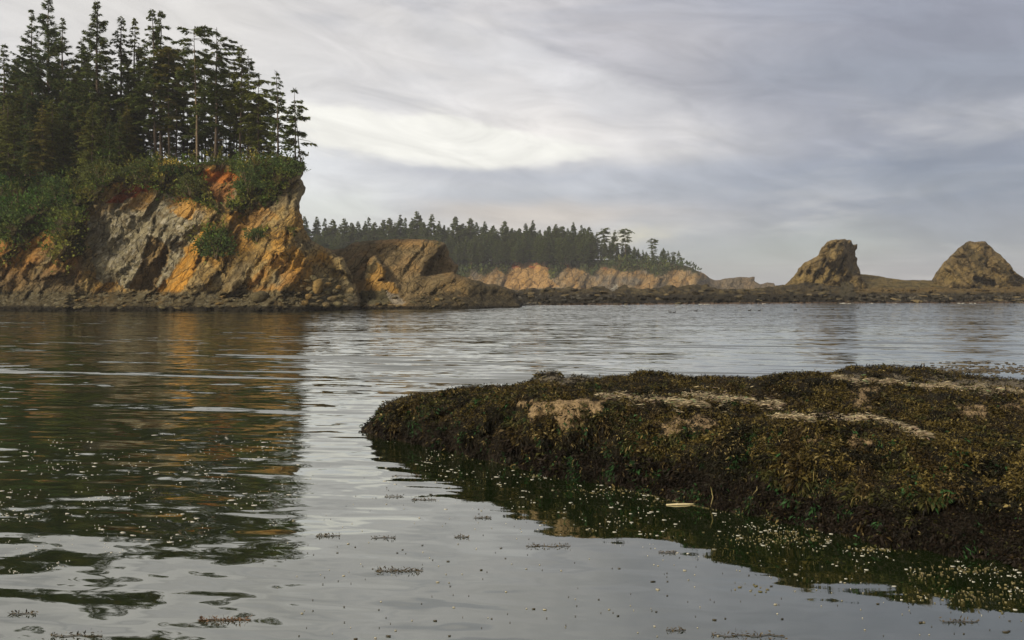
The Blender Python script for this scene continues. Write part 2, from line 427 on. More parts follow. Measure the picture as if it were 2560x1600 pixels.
# ---- colour zones of the near headland; the hollow is a darker brown
OCHRE, TAN, GREY, ORANGE, RED, BROWN, DARK = (.38, .245, .080), (.46, .34, .15), (.33, .28, .165), (.60, .31, .060), (.34, .085, .03), (.115, .08, .035), (.05, .038, .022)
VEG_LEFT = [(-320, 330), (0, 335), (100, 365), (300, 390), (430, 395), (505, 405), (505, 425), (470, 455), (455, 490), (400, 478), (340, 462), (290, 452), (262, 470), (240, 500), (215, 530), (205, 560), (212, 590), (190, 625), (150, 650), (128, 640), (145, 600), (165, 575), (110, 572), (85, 600), (60, 622), (30, 610), (0, 596), (-60, 610), (-320, 590)]
VEG_RIGHT = [(505, 402), (560, 398), (640, 400), (669, 394), (708, 389), (742, 398), (760, 410), (762, 432), (738, 440), (725, 462), (700, 470), (688, 498), (668, 518), (640, 508), (625, 515), (600, 532), (566, 534), (575, 505), (592, 480), (600, 440), (560, 412), (510, 412)]
VEG_PATCH = [[(506, 590), (545, 570), (575, 575), (572, 610), (560, 640), (540, 648), (528, 625), (496, 622)], [(622, 600), (640, 578), (668, 568), (672, 580), (645, 600)], [(455, 490), (505, 430), (520, 470), (560, 530), (520, 520), (480, 500)], [(0, 640), (35, 620), (40, 640), (15, 660)], [(120, 560), (215, 560), (205, 640), (150, 655)], [(720, 580), (740, 575), (738, 590)]]
BOWL = [(218, 560), (245, 520), (280, 490), (345, 475), (420, 482), (480, 505), (520, 520), (500, 560), (470, 610), (440, 660), (400, 722), (320, 720), (250, 700), (228, 650)]
HOLLOW = [(372, 590), (405, 600), (424, 628), (402, 690), (388, 728), (316, 722), (340, 690), (356, 650)]
SLAB = [(388, 732), (452, 734), (474, 700), (492, 655), (505, 622), (515, 600), (540, 545), (510, 572), (475, 608), (444, 660)]
def jit(px, v, a=7, s=5):
    return px + fbm(px / 16, v / 16, 0, 3, s) * a * 2, v + fbm(px / 16, v / 16, 9, 3, s + 1) * a * 2
def veg_mask(px, v, a=7):
    x, y = jit(px, v, a); m = inpoly(x, y, VEG_LEFT) | inpoly(x, y, VEG_RIGHT)
    for p in VEG_PATCH: m |= inpoly(x, y, p)
    gap = inpoly(x, y, [(500, 432), (592, 430), (594, 450), (500, 452)]) | inpoly(x, y, [(527, 462), (585, 458), (570, 492), (545, 498)]) | inpoly(x, y, [(278, 500), (350, 462), (352, 480), (290, 505)])
    return m & ~gap
def dip(px, v, ang=52.0):
    c, s = math.cos(R(ang)), math.sin(R(ang))
    return px * s + v * c, px * c - v * s        # across, along
HEAD = [(-340, 330), (-100, 335), (0, 345), (100, 372), (200, 390), (300, 396), (400, 402), (470, 410), (500, 406), (560, 400), (640, 402), (669, 396), (708, 390), (738, 400), (755, 404), (761, 416), (757, 430), (752, 437), (752, 448), (764, 469), (758, 480), (750, 496), (748, 524), (755, 542), (758, 561), (767, 586), (780, 600), (797, 613), (815, 622), (835, 632), (858, 645), (880, 690), (900, 740), (905, 800), (-340, 800)]
def head_Y(px, v):
    t = np.clip((728 - v) / 330.0, 0, 1.3)
    Y = 118.0 + 7.0 * t + 3.5 * t * t
    sh = sstep(v, 728, 785); Y = Y - 6.5 * sh                       # boulder shelf slopes out to the water
    q, a = dip(px + fbm(px / 60, v / 60, 0, 3, 3) * 34, v + fbm(px / 25, v / 25, 5, 3, 4) * 12)
    bare = 1 - sh
    wx, wy = q + fbm(px / 14, v / 14, 3, 3, 38) * 5, a + fbm(px / 14, v / 14, 8, 3, 39) * 5
    Y = Y - bare * (fbm(q / 70, a / 200, 1, 3, 31, True) * 1.9 + facets(wx / 36, wy / 150, 300, 1.2) * 0.62 + facets(wx / 10, wy / 60, 310, 1.2) * 0.25 + fbm(px / 24, v / 24, 6, 4, 36) * 0.35 + fbm(q / 5, a / 24, 2, 3, 35, True) * 0.28)
    Y = Y - (1 - bare) * (fbm(px / 22, v / 8, 3, 3, 37, True) * 1.2)
    x, y = jit(px, v, 4, 8)
    bowl = np.clip(1 - ((px - 350) / 170.0) ** 2 - ((v - 600) / 150.0) ** 2, 0, 1) * bare
    Y = Y + 2.2 * np.sqrt(bowl)
    # the hollow: a face turned away to the right
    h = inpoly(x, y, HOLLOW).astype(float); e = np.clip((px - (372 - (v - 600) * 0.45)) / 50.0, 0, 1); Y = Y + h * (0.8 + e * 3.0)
    # the smooth orange slab leans forward
    s = inpoly(x, y, SLAB); d = (px - (388 + (732 - v) * 0.62)) / 50.0
    Y = np.where(s, 119.0 + (728 - v) * 0.016 + np.clip(d, -1, 1.5) * -1.5 + fbm(px / 20, v / 30, 0, 3, 44) * 0.25, Y)
    # right-hand buttress comes forward, then turns away to the edge
    Y = Y - 3.2 * np.exp(-((px - 690) / 70.0) ** 2) * bare * sstep(v, 450, 640) + 5.0 * sstep(px, 735, 830)
    # the vegetated brow is lumpy
    m = veg_mask(px, v, 3).astype(float)
    Y = Y - m * (fbm(px / 40, v / 30, 5, 3, 51) * 3.2 + 1.0)
    # left flank runs back up the hill
    Y = Y + sstep(560 - v, 0, 230) * sstep(300 - px, 0, 260) * 16.0
    return Y
def head_col(px, v, P):
    n = len(px); C = np.tile(np.array(OCHRE), (n, 1)); x, y = jit(px, v, 6)
    q, a = dip(px + fbm(px / 60, v / 60, 0, 3, 3) * 34, v + fbm(px / 25, v / 25, 5, 3, 4) * 12)
    n1 = fbm(q / 30, a / 120, 2, 4, 60); n2 = fbm(px / 50, v / 50, 1, 4, 61); n3 = fbm(q / 7, a / 60, 2, 3, 62)
    C = blend(C, sstep(n1, 0.0, 0.3), TAN, 0.7); C = blend(C, sstep(n2, 0.05, 0.35), ORANGE, 0.75)
    C = blend(C, sstep(-n2, 0.06, 0.3), GREY, 0.65); C = blend(C, sstep(n3, 0.15, 0.4), BROWN, 0.6); C = blend(C, sstep(fbm(q / 3.2, a / 70, 6, 3, 63, True), 0.42, 0.55), (.10, .07, .035), 0.7)
    b = inpoly(x, y, BOWL).astype(float); C = blend(C, b, GREY); C = blend(C, b * sstep(fbm(px / 18, v / 12, 0, 3, 66), 0.08, 0.3), BROWN, 0.6)
    C = blend(C, b * sstep(fbm(px / 6, v / 6, 0, 3, 67), 0.1, 0.35), (.46, .41, .30), 0.8)
    C = blend(C, b * sstep(560 - v, 0, 50) * sstep(n2 + 0.25, 0.0, 0.4), ORANGE, 0.55)
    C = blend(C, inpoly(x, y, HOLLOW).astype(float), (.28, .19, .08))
    s = inpoly(x, y, SLAB).astype(float); C = blend(C, s, (.56, .27, .045)); C = blend(C, s * sstep(n3, 0.1, 0.4), OCHRE, 0.5)
    for poly, cc in (([(395, 495), (500, 495), (480, 545), (400, 530)], ORANGE), ([(596, 575), (650, 505), (700, 540), (660, 560), (600, 600)], (.44, .24, .07)),
                     ([(612, 715), (690, 640), (760, 660), (730, 720), (640, 735)], (.45, .23, .06)), ([(735, 600), (760, 640), (750, 680), (715, 670)], ORANGE)):
        C = blend(C, inpoly(x, y, poly).astype(float) * sstep(n2 + n1 + 0.2, -0.1, 0.3), cc, 0.8)
    C = blend(C, (inpoly(x, y, [(495, 425), (600, 425), (605, 455), (495, 455)])).astype(float), (.55, .19, .04))
    C = blend(C, (inpoly(x, y, [(515, 455), (600, 452), (572, 505), (540, 500)])).astype(float), (.40, .16, .05), 0.7)
    C = blend(C, (inpoly(x, y, [(262, 510), (300, 478), (352, 458), (400, 470), (352, 484), (290, 510)])).astype(float), RED)
    # left strata: orange upper band, grey-brown lower
    C = blend(C, sstep(215 - px, 0, 30) * sstep(v, 560, 600) * sstep(n1 + 0.15, -0.1, 0.2) * (1 - sstep(v, 690, 720)), (.42, .20, .05), 0.85)
    C = blend(C, sstep(215 - px, 0, 30) * sstep(v, 640, 700), (.17, .13, .07), 0.75)
    C = blend(C, sstep(v, 722, 735), (.10, .082, .042), 0.88)
    C = blend(C, sstep(v, 762, 768), (.022, .018, .011), 0.95)
    C = blend(C, sstep(fbm(px / 8, v / 3, 0, 3, 70), 0.1, 0.3) * sstep(v, 725, 735) * (1 - sstep(v, 762, 768)), (.24, .21, .13), 0.7)
    C = blend(C, veg_mask(px, v).astype(float), (.05, .045, .018), 0.9)
    return C
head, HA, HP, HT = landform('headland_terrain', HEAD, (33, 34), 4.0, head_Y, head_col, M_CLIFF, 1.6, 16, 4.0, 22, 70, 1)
tag(head, kind='structure')

# wooded ground that runs back from the brow
def plateau():
    px = np.linspace(-340, 745, 90); top = np.interp(px, [p[0] for p in HEAD[:15]], [p[1] for p in HEAD[:15]]) + 3
    Yt = head_Y(px, top) + 3.0
    rows = []
    z0 = CAM_H + (VH - top) / F * Yt
    for k in range(14):
        d = k * 5.0; Y = Yt + d
        x = (px - 1280) / F * Yt - 0.45 * d * np.clip((px + 340) / 1085, 0, 1)
        z = z0 - 0.5 + 0.10 * d * np.clip((500 - px) / 500, 0, 1) + fbm(x / 6, Y / 6, 0, 3, 77) * 0.8
        rows.append(np.stack([x, Y, z], 1))
    V = np.concatenate(rows); nx = len(px); i = np.arange(len(V)).reshape(14, nx)
    Fq = np.stack([i[:-1, :-1].ravel(), i[:-1, 1:].ravel(), i[1:, 1:].ravel(), i[1:, :-1].ravel()], 1)
    return mesh_obj('plateau_terrain', V, [Fq], M_CLIFF, None, np.tile((.05, .045, .02), (len(V), 1)))
tag(plateau(), kind='structure')

# ---- rounded outcrop right of the headland
MID = [(740, 640), (780, 622), (813, 618), (832, 624), (860, 622), (880, 607), (912, 603), (944, 600), (976, 598), (1019, 597), (1056, 598), (1084, 599), (1103, 605), (1112, 608), (1117, 618), (1122, 629), (1122, 640), (1129, 646), (1136, 658), (1145, 662), (1145, 673), (1139, 685), (1156, 690), (1168, 694), (1182, 701), (1200, 703), (1215, 709), (1240, 711), (1262, 718), (1285, 726), (1310, 775), (1310, 800), (740, 800)]
def mid_Y(px, v):
    t = np.clip((745 - v) / 150.0, 0, 1)
    Y = 128.0 + 9.0 * t + 4 * t * t
    sh = sstep(v, 735, 775); Y -= 5.0 * sh
    q, a = dip(px, v, 50)
    wx, wy = q + fbm(px / 14, v / 14, 3, 3, 38) * 5, a + fbm(px / 14, v / 14, 8, 3, 39) * 5
    Y = Y - (1 - sh) * (facets(wx / 30, wy / 120, 320, 1.2) * 0.4 + facets(wx / 8, wy / 50, 330, 1.2) * 0.25 + fbm(q / 5, a / 24, 2, 3, 35, True) * 0.28 + fbm(px / 30, v / 30, 3, 4, 82) * 0.5) - sh * fbm(px / 22, v / 7, 3, 3, 83, True) * 0.9
    # smooth big slab turns away on the right
    Y += 9.0 * sstep(px + (v - 610) * 0.75 + fbm(px / 8, v / 8, 0, 3, 86) * 14, 1100, 1135) * (1 - sstep(v, 668, 700))
    # pinnacle and leaning slab in front
    x, y = jit(px, v, 3, 12)
    p = inpoly(x, y, [(905, 720), (915, 670), (925, 648), (938, 640), (958, 665), (962, 690), (945, 700), (990, 705), (1015, 745), (900, 750)])
    Y = np.where(p, 127.0 + (740 - v) * 0.02 + np.abs(px - 950) * 0.03, Y)
    # low wave-cut rock on the right
    Y += 8.0 * sstep(px, 1150, 1300)
    return Y
def mid_col(px, v, P):
    n = len(px); C = np.tile(np.array((.25, .18, .085)), (n, 1)); x, y = jit(px, v, 5)
    q, a = dip(px, v, 50); n1 = fbm(q / 12, a / 70, 2, 4, 84); n2 = fbm(px / 40, v / 40, 1, 4, 85)
    C = blend(C, sstep(n1, 0.05, 0.35), (.30, .20, .09), 0.8); C = blend(C, sstep(n2, 0.12, 0.35), (.38, .23, .08), 0.5); C = blend(C, sstep(-n1, 0.1, 0.35), (.12, .085, .04), 0.8)
    C = blend(C, inpoly(x, y, [(930, 600), (1020, 597), (1060, 600), (1050, 616), (980, 610)]).astype(float), (.48, .29, .11), 0.8)
    C = blend(C, inpoly(x, y, [(915, 700), (935, 655), (958, 670), (960, 695), (990, 705), (1000, 735), (905, 740)]).astype(float), (.48, .27, .07), 0.9)
    C = blend(C, inpoly(x, y, [(912, 700), (918, 665), (938, 650), (944, 672), (925, 700)]).astype(float), (.08, .07, .035), 0.8)
    C = blend(C, inpoly(x, y, [(880, 745), (905, 725), (965, 725), (985, 755), (880, 765)]).astype(float), (.13, .115, .06), 0.9)
    C = blend(C, inpoly(x, y, [(965, 730), (990, 735), (1010, 760), (985, 762)]).astype(float), (.38, .32, .23), 0.9)
    C = blend(C, sstep(v, 738, 748) * sstep(px, 1000, 1060), (.085, .065, .032), 0.85)
    C = blend(C, sstep(px, 1120, 1200), (.09, .072, .038), 0.85); C = blend(C, sstep(v, 716, 730) * sstep(px, 1020, 1100) * sstep(fbm(px / 12, v / 5, 0, 3, 87), -.15, .1), (.05, .04, .022), .8)
    C = blend(C, sstep(v, 762, 767), (.022, .018, .011), 0.95)
    C = blend(C, inpoly(x, y, [(875, 606), (930, 598), (960, 600), (900, 612)]).astype(float) + inpoly(x, y, [(1065, 598), (1110, 603), (1100, 612)]), (.10, .085, .03), 0.6)
    return C
mid = landform('rock_outcrop', MID, (len(MID) - 3, len(MID) - 2, len(MID) - 1), 4.0, mid_Y, mid_col, M_CLIFF, 1.2, 12, 4.0, 16, 50, 2)[0]
tag(mid, 'rounded brown sandstone outcrop standing between the tall headland and the low reef', 'rock outcrop')

# ---- long low reef across the middle
REEF = [(1010, 745), (1080, 732), (1130, 722), (1200, 722), (1245, 731), (1290, 726), (1330, 721), (1355, 723), (1375, 717), (1400, 721), (1425, 719), (1450, 724), (1490, 718), (1512, 714), (1520, 722), (1532, 727), (1560, 712), (1580, 720), (1602, 723), (1650, 718), (1680, 711), (1692, 717), (1740, 711), (1752, 716), (1768, 710), (1775, 718), (1800, 724), (1850, 722), (1900, 720), (1950, 715), (2020, 706), (2060, 712), (2100, 718), (2105, 708), (2118, 704), (2130, 710), (2136, 722), (2200, 720), (2260, 722), (2330, 718), (2420, 722), (2560, 716), (2700, 714), (2860, 720), (2860, 775), (2400, 770), (1000, 785)]
def reef_Y(px, v):
    bl = np.interp(px, [1000, 1300, 1700, 2100, 2860], [768, 763, 760, 757.5, 757])      # waterline row
    Yw = CAM_H * F / (bl - VH)
    t = np.clip((bl - v) / 42.0, -0.6, 1.1)
    Y = Yw + 14.0 * t + 10 * np.clip(t, 0, 2) ** 2
    return Y - fbm(px / 24, v / 7, 1, 4, 91, True) * 4.0 - fbm(px / 7, v / 4, 1, 3, 92) * 2.2
def reef_col(px, v, P):
    n = len(px); C = np.tile(np.array((.085, .062, .026)), (n, 1))
    C = blend(C, sstep(fbm(px / 30, v / 6, 1, 4, 93), 0.0, 0.3), (.15, .115, .05), 0.8); C = blend(C, sstep(fbm(px / 12, v / 4, 5, 3, 94), 0.1, 0.3), (.035, .028, .014), 0.9)
    bl = np.interp(px, [1000, 1300, 1700, 2100, 2860], [768, 763, 760, 757.5, 757])
    C = blend(C, sstep(v, 730, 740), (.030, .024, .012), 0.9)
    C = blend(C, sstep(v - bl, -9, -5), (.018, .015, .009), 0.9)
    C = blend(C, sstep(v - bl, -3.5, -1.5) * sstep(px, 1250, 1500), (.24, .15, .09), 0.6)
    C = blend(C, sstep(fbm(px / 10, v / 2.5, 7, 3, 95), 0.22, 0.36) * sstep(v, 728, 738) * (1 - sstep(px, 1400, 1600)), (.22, .2, .15), 0.8)
    r = sstep(px, 2080, 2180)
    C = blend(C, r * (1 - sstep(v, 728, 733)), (.19, .125, .04), 0.8)
    C = blend(C, r * sstep(fbm(px / 9, v / 3, 7, 3, 97), 0.05, 0.2) * sstep(v, 736, 742) * (1 - sstep(v, 750, 754)), (.2, .17, .11), 0.8)
    C = blend(C, inpoly(px, v, [(2095, 706), (2118, 700), (2138, 712), (2136, 740), (2100, 742)]).astype(float), (.08, .068, .035), 0.7)
    return C
reef = landform('rock_reef', REEF, (43, 44, 45), 3.4, reef_Y, reef_col, M_STACK, 2.4, 7, 2.5, 10, 20, 3)[0]
tag(reef, 'long low dark reef with a jagged crest stretching across the mouth of the cove', 'reef')

# ---- two sea stacks and the low saddle between
S1 = [(1925, 722), (1940, 714), (1962, 712), (1972, 702), (1984, 689), (1992, 678), (2002, 666), (2012, 656), (2026, 649), (2044, 639), (2050, 626), (2062, 610), (2068, 604), (2078, 601), (2095, 600), (2112, 597), (2128, 602), (2133, 612), (2143, 610), (2143, 620), (2138, 627), (2138, 640), (2143, 645), (2144, 660), (2149, 673), (2152, 685), (2160, 700), (2175, 740), (1925, 745)]
S2 = [(2318, 716), (2332, 696), (2345, 676), (2360, 655), (2374, 642), (2386, 631), (2396, 620), (2410, 610), (2425, 603), (2440, 606), (2450, 603), (2462, 603), (2475, 613), (2488, 626), (2501, 637), (2514, 650), (2526, 661), (2534, 674), (2542, 684), (2562, 696), (2582, 708), (2605, 718), (2605, 742), (2318, 742)]
def stack_fn(cx, cv, hw, hv, base, ang, seed, turn):
    def Yf(px, v):
        q, a = dip(px + fbm(px / 20, v / 20, 0, 3, seed) * 16, v, ang); t = np.clip((740 - v) / 140.0, 0, 1)
        r = np.clip(((px - cx) / hw) ** 2, 0, 1.5)
        Y = base + 7 * t + 7 * r - facets(q / 30, a / 80, seed + 200, 1.3) * 2.2 - facets(q / 9, a / 40, seed + 210, 1.3) * 0.8 - fbm(px / 30, v / 30, 3, 4, seed + 3) * 2.0
        if turn: Y = Y + 11 * sstep(px + (v - 600) * -0.22, 2104, 2122) * (1 - sstep(v, 668, 690))
        return Y
    def Cf(px, v, P):
        n = len(px); q, a = dip(px, v, ang); C = np.tile(np.array((.185, .13, .055)), (n, 1))
        C = blend(C, sstep(fbm(px / 20, v / 20, 1, 4, seed + 5), 0.0, 0.3), (.27, .19, .075), 0.8)
        C = blend(C, sstep(fbm(q / 9, a / 40, 1, 4, seed + 6), 0.05, 0.3), (.085, .065, .03), 0.85)
        C = blend(C, sstep(v, 655, 700) * sstep(fbm(px / 14, v / 14, 4, 3, seed + 7), -0.1, 0.2), (.30, .21, .07), 0.6)
        return C
    return Yf, Cf
a, b = stack_fn(2075, 660, 85, 70, 205, 62, 101, True)
tag(landform('sea_stack', S1, (27, 28), 3.2, a, b, M_STACK, 1.6, 9, 3.5, 16, 40, 4)[0], 'leaning sea stack with an overhanging dark right side behind the reef', 'sea stack')
a, b = stack_fn(2450, 660, 105, 70, 215, 130, 121, False)
tag(landform('sea_stack', S2, (22, 23), 3.2, a, b, M_STACK, 1.6, 12, 5.0, 18, 45, 5)[0], 'domed sea stack with evenly sloping sides at the right end of the reef', 'sea stack')
SAD = [(2120, 690), (2150, 684), (2176, 687), (2222, 695), (2262, 700), (2325, 701), (2345, 703), (2420, 712), (2560, 715), (2860, 712), (2860, 745), (2100, 745)]
def sad_Y(px, v): return 240 - (v - 690) * 0.75 - fbm(px / 26, v / 8, 1, 4, 131, True) * 1.5
def sad_col(px, v, P):
    n = len(px); C = np.tile(np.array((.17, .125, .045)), (n, 1)); C = blend(C, sstep(fbm(px / 40, v / 5, 1, 4, 133), 0, .3), (.23, .16, .05), 0.8)
    return blend(C, sstep(fbm(px / 30, v / 4, 6, 4, 134), 0.1, .3), (.07, .06, .025), 0.8)
tag(landform('rock_ledge', SAD, (9, 10, 11), 3.6, sad_Y, sad_col, M_STACK, 0.7, 8, 3, 14, 30, 6)[0], 'low flat yellowish rock ledge joining the two sea stacks', 'rock ledge')

# ---- far wooded point
FAR = [(560, 640), (760, 640), (1000, 646), (1140, 650), (1200, 652), (1300, 650), (1450, 650), (1600, 648), (1650, 653), (1700, 661), (1725, 667), (1744, 677), (1760, 683), (1774, 695), (1787, 700), (1806, 698), (1826, 695), (1850, 692), (1870, 694), (1887, 692), (1886, 702), (1900, 710), (1918, 706), (1934, 708), (1942, 720), (1942, 745), (560, 745)]
FVEG = [(500, 630), (1700, 630), (1750, 690), (1725, 678), (1690, 676), (1640, 690), (1600, 672), (1560, 680), (1500, 668), (1480, 690), (1420, 660), (1380, 700), (1365, 655), (1350, 650), (1280, 655), (1260, 690), (1240, 668), (1210, 690), (1180, 678), (1150, 712), (500, 745)]
def far_Y(px, v):
    t = np.clip((732 - v) / 80.0, -0.3, 1.2); q, a = dip(px, v, 55)
    return 455 + 22 * t + 10 * t * t - fbm(q / 60, a / 90, 1, 4, 141, True) * 6.0 - facets(q / 22, a / 60, 340, 1.2) * 2.0 - fbm(q / 9, a / 30, 3, 3, 142, True) * 1.6 + 26 * sstep(px, 1740, 1800)
def far_col(px, v, P):
    n = len(px); x, y = jit(px, v, 4, 15); C = np.tile(np.array((.22, .155, .075)), (n, 1)); q, a = dip(px, v, 55)
    n1 = fbm(px / 36, v / 26, 1, 4, 143); n2 = fbm(q / 8, a / 30, 1, 4, 144)
    C = blend(C, sstep(n1, -0.02, 0.22), (.38, .22, .075), 0.7); C = blend(C, sstep(-n1, 0.05, 0.3), (.15, .13, .10), 0.8); C = blend(C, sstep(n2, 0.08, 0.3), (.36, .25, .13), 0.6)
    C = blend(C, sstep(-n2, 0.12, 0.35), (.10, .08, .05), 0.7)
    C = blend(C, inpoly(x, y, [(1255, 700), (1300, 657), (1360, 655), (1372, 690), (1400, 722), (1260, 722)]).astype(float), (.50, .29, .10), 0.75)
    C = blend(C, sstep(675 - v, 0, 8) * sstep(fbm(px / 12, v / 5, 0, 3, 146), 0.1, 0.25), (.5, .13, .05), 0.8)
    C = blend(C, inpoly(x, y, FVEG).astype(float), (.055, .06, .02), 0.9)
    C = blend(C, sstep(px, 1765, 1790), (.17, .13, .08), 0.8)
    return C
farp, FA, FP, FT = landform('far_headland_terrain', FAR, (25, 26), 4.0, far_Y, far_col, M_FARROCK, 1.0, 8, 6, 90, 60, 7)
tag(farp, kind='structure')

# ------------------------------------------------------------------ boulders
def icos(sub):
    import bmesh
    bm = bmesh.new(); bmesh.ops.create_icosphere(bm, subdivisions=sub, radius=1.0)
    V = np.array([v.co[:] for v in bm.verts]); Fc = np.array([[v.index for v in f.verts] for f in bm.faces]); bm.free(); return V, Fc
def boulder_mesh(seed, sub=3, flat=0.7):
    V, Fc = icos(sub); rg = np.random.default_rng(seed)
    for k in range(11):                                   # planes cut flat faces
        d = norm(rg.normal(size=3)); h = rg.uniform(0.55, 0.85); s = V @ d; V = V - np.clip(s - h, 0, None)[:, None] * d * 0.9
    V = V * (1 + fbm(V[:, 0] * 2.2, V[:, 1] * 2.2, V[:, 2] * 2.2, 4, seed)[:, None] * 0.16)
    V = V * np.array([1.15, 0.9, flat])
    base = .72 * np.array([(.20, .15, .07), (.17, .14, .07), (.24, .18, .085), (.15, .12, .06), (.26, .17, .06), (.12, .095, .05)][seed % 6])
    C = base * (1 + fbm(V[:, 0] * 3, V[:, 1] * 3, V[:, 2] * 3, 3, seed + 9)[:, None] * 0.5)
    o = mesh_obj('boulder', V, [Fc], M_BOULDER, None, C, smooth=False)
    return o
BP = [boulder_mesh(k, 2, (0.55, 0.75, 0.4, 0.65, 0.85, 0.35)[k]) for k in range(6)]
bused = [False] * 6
def boulder(px, v, wpx, kind, Y=None, label=None, group=None, hk=1.0, colm=None):
    if Y is None: Y = 118.0
    s = wpx / F * Y / 2.3
    if not bused[kind]: o = BP[kind]; bused[kind] = True
    else: o = BP[kind].copy(); COL.objects.link(o)
    p = at(px, v, Y); o.location = p; o.scale = (s, s, s * hk); o.rotation_euler = (random.uniform(-.3, .3), random.uniform(-.3, .3), random.uniform(0, 6.28))
    tag(o, label or 'brown boulder among the low rubble along the foot of the headland', 'boulder', group or 'boulders along the foot of the headland'); return o
PILE = [(768, 702, 26), (785, 695, 24), (802, 700, 28), (795, 715, 38), (821, 712, 28), (838, 705, 22), (775, 722, 30), (820, 730, 26), (806, 738, 30), (838, 728, 26), (772, 742, 28), (790, 745, 30), (830, 746, 34), (852, 742, 24), (755, 716, 26), (815, 690, 20), (762, 757, 26), (788, 762, 32), (815, 760, 30), (845, 760, 28), (800, 752, 22), (826, 700, 22), (848, 718, 20), (750, 735, 24), (865, 752, 22), (780, 732, 22), (812, 722, 20)]
for i, (px, v, wp) in enumerate(PILE):
    if i == 3: boulder(px, v, wp, 4, 114.5, 'tall pale upright boulder in the middle of the rock pile at the headland corner', 'boulders piled at the headland corner', 1.9)
    else: boulder(px, v, wp * .98, i % 6, 117.5 - (v - 690) * 0.055, 'pale brown boulder in the heap at the right corner of the headland', 'boulders piled at the headland corner', random.uniform(.8, 1.2))
boulder(648, 742, 52, 3, 113.5, 'large dark upturned slab leaning on the grey rock at the headland foot', 'boulders along the foot of the headland', 1.3)
boulder(146, 771, 22, 3, 112.2, 'small black wet boulder alone at the waterline left of the cliff', 'boulders along the foot of the headland', 1.3)
for i in range(125):
    px = random.uniform(150, 760) if i < 88 else random.uniform(850, 1160); v = random.uniform(733, 771) if i < 88 else random.uniform(744, 768)
    if i < 88: Y = float(head_Y(np.array([px]), np.array([v]))[0]) - 0.3
    else: Y = float(mid_Y(np.array([px]), np.array([v]))[0]) - 0.4
    if i < 88: boulder(px, v, random.choice([10, 13, 16, 20, 26]), random.randrange(6), Y, hk=random.uniform(.5, .9))
    else: boulder(px, v, random.choice([10, 13, 16, 20]), random.randrange(6), Y, 'brown boulder on the low shore below the rounded outcrop', 'boulders below the rounded outcrop', random.uniform(.5, .9))

for i in range(110):
    px = random.uniform(1120, 2600); bl = float(np.interp(px, [1000, 1300, 1700, 2100, 2860], [768, 763, 760, 757.5, 757])); v = bl - random.uniform(0, 34) * (1 if px < 2080 else 0.8)
    o = boulder(px, v, random.choice([10, 12, 16, 22, 30]), (0, 2, 5, 3, 5, 2)[random.randrange(6)], float(reef_Y(np.array([px]), np.array([v]))[0]) - 0.3, 'dark weathered rock lying on the long low reef', 'rocks along the low reef', random.uniform(.35, .8))
    o.name = 'reef_rock'
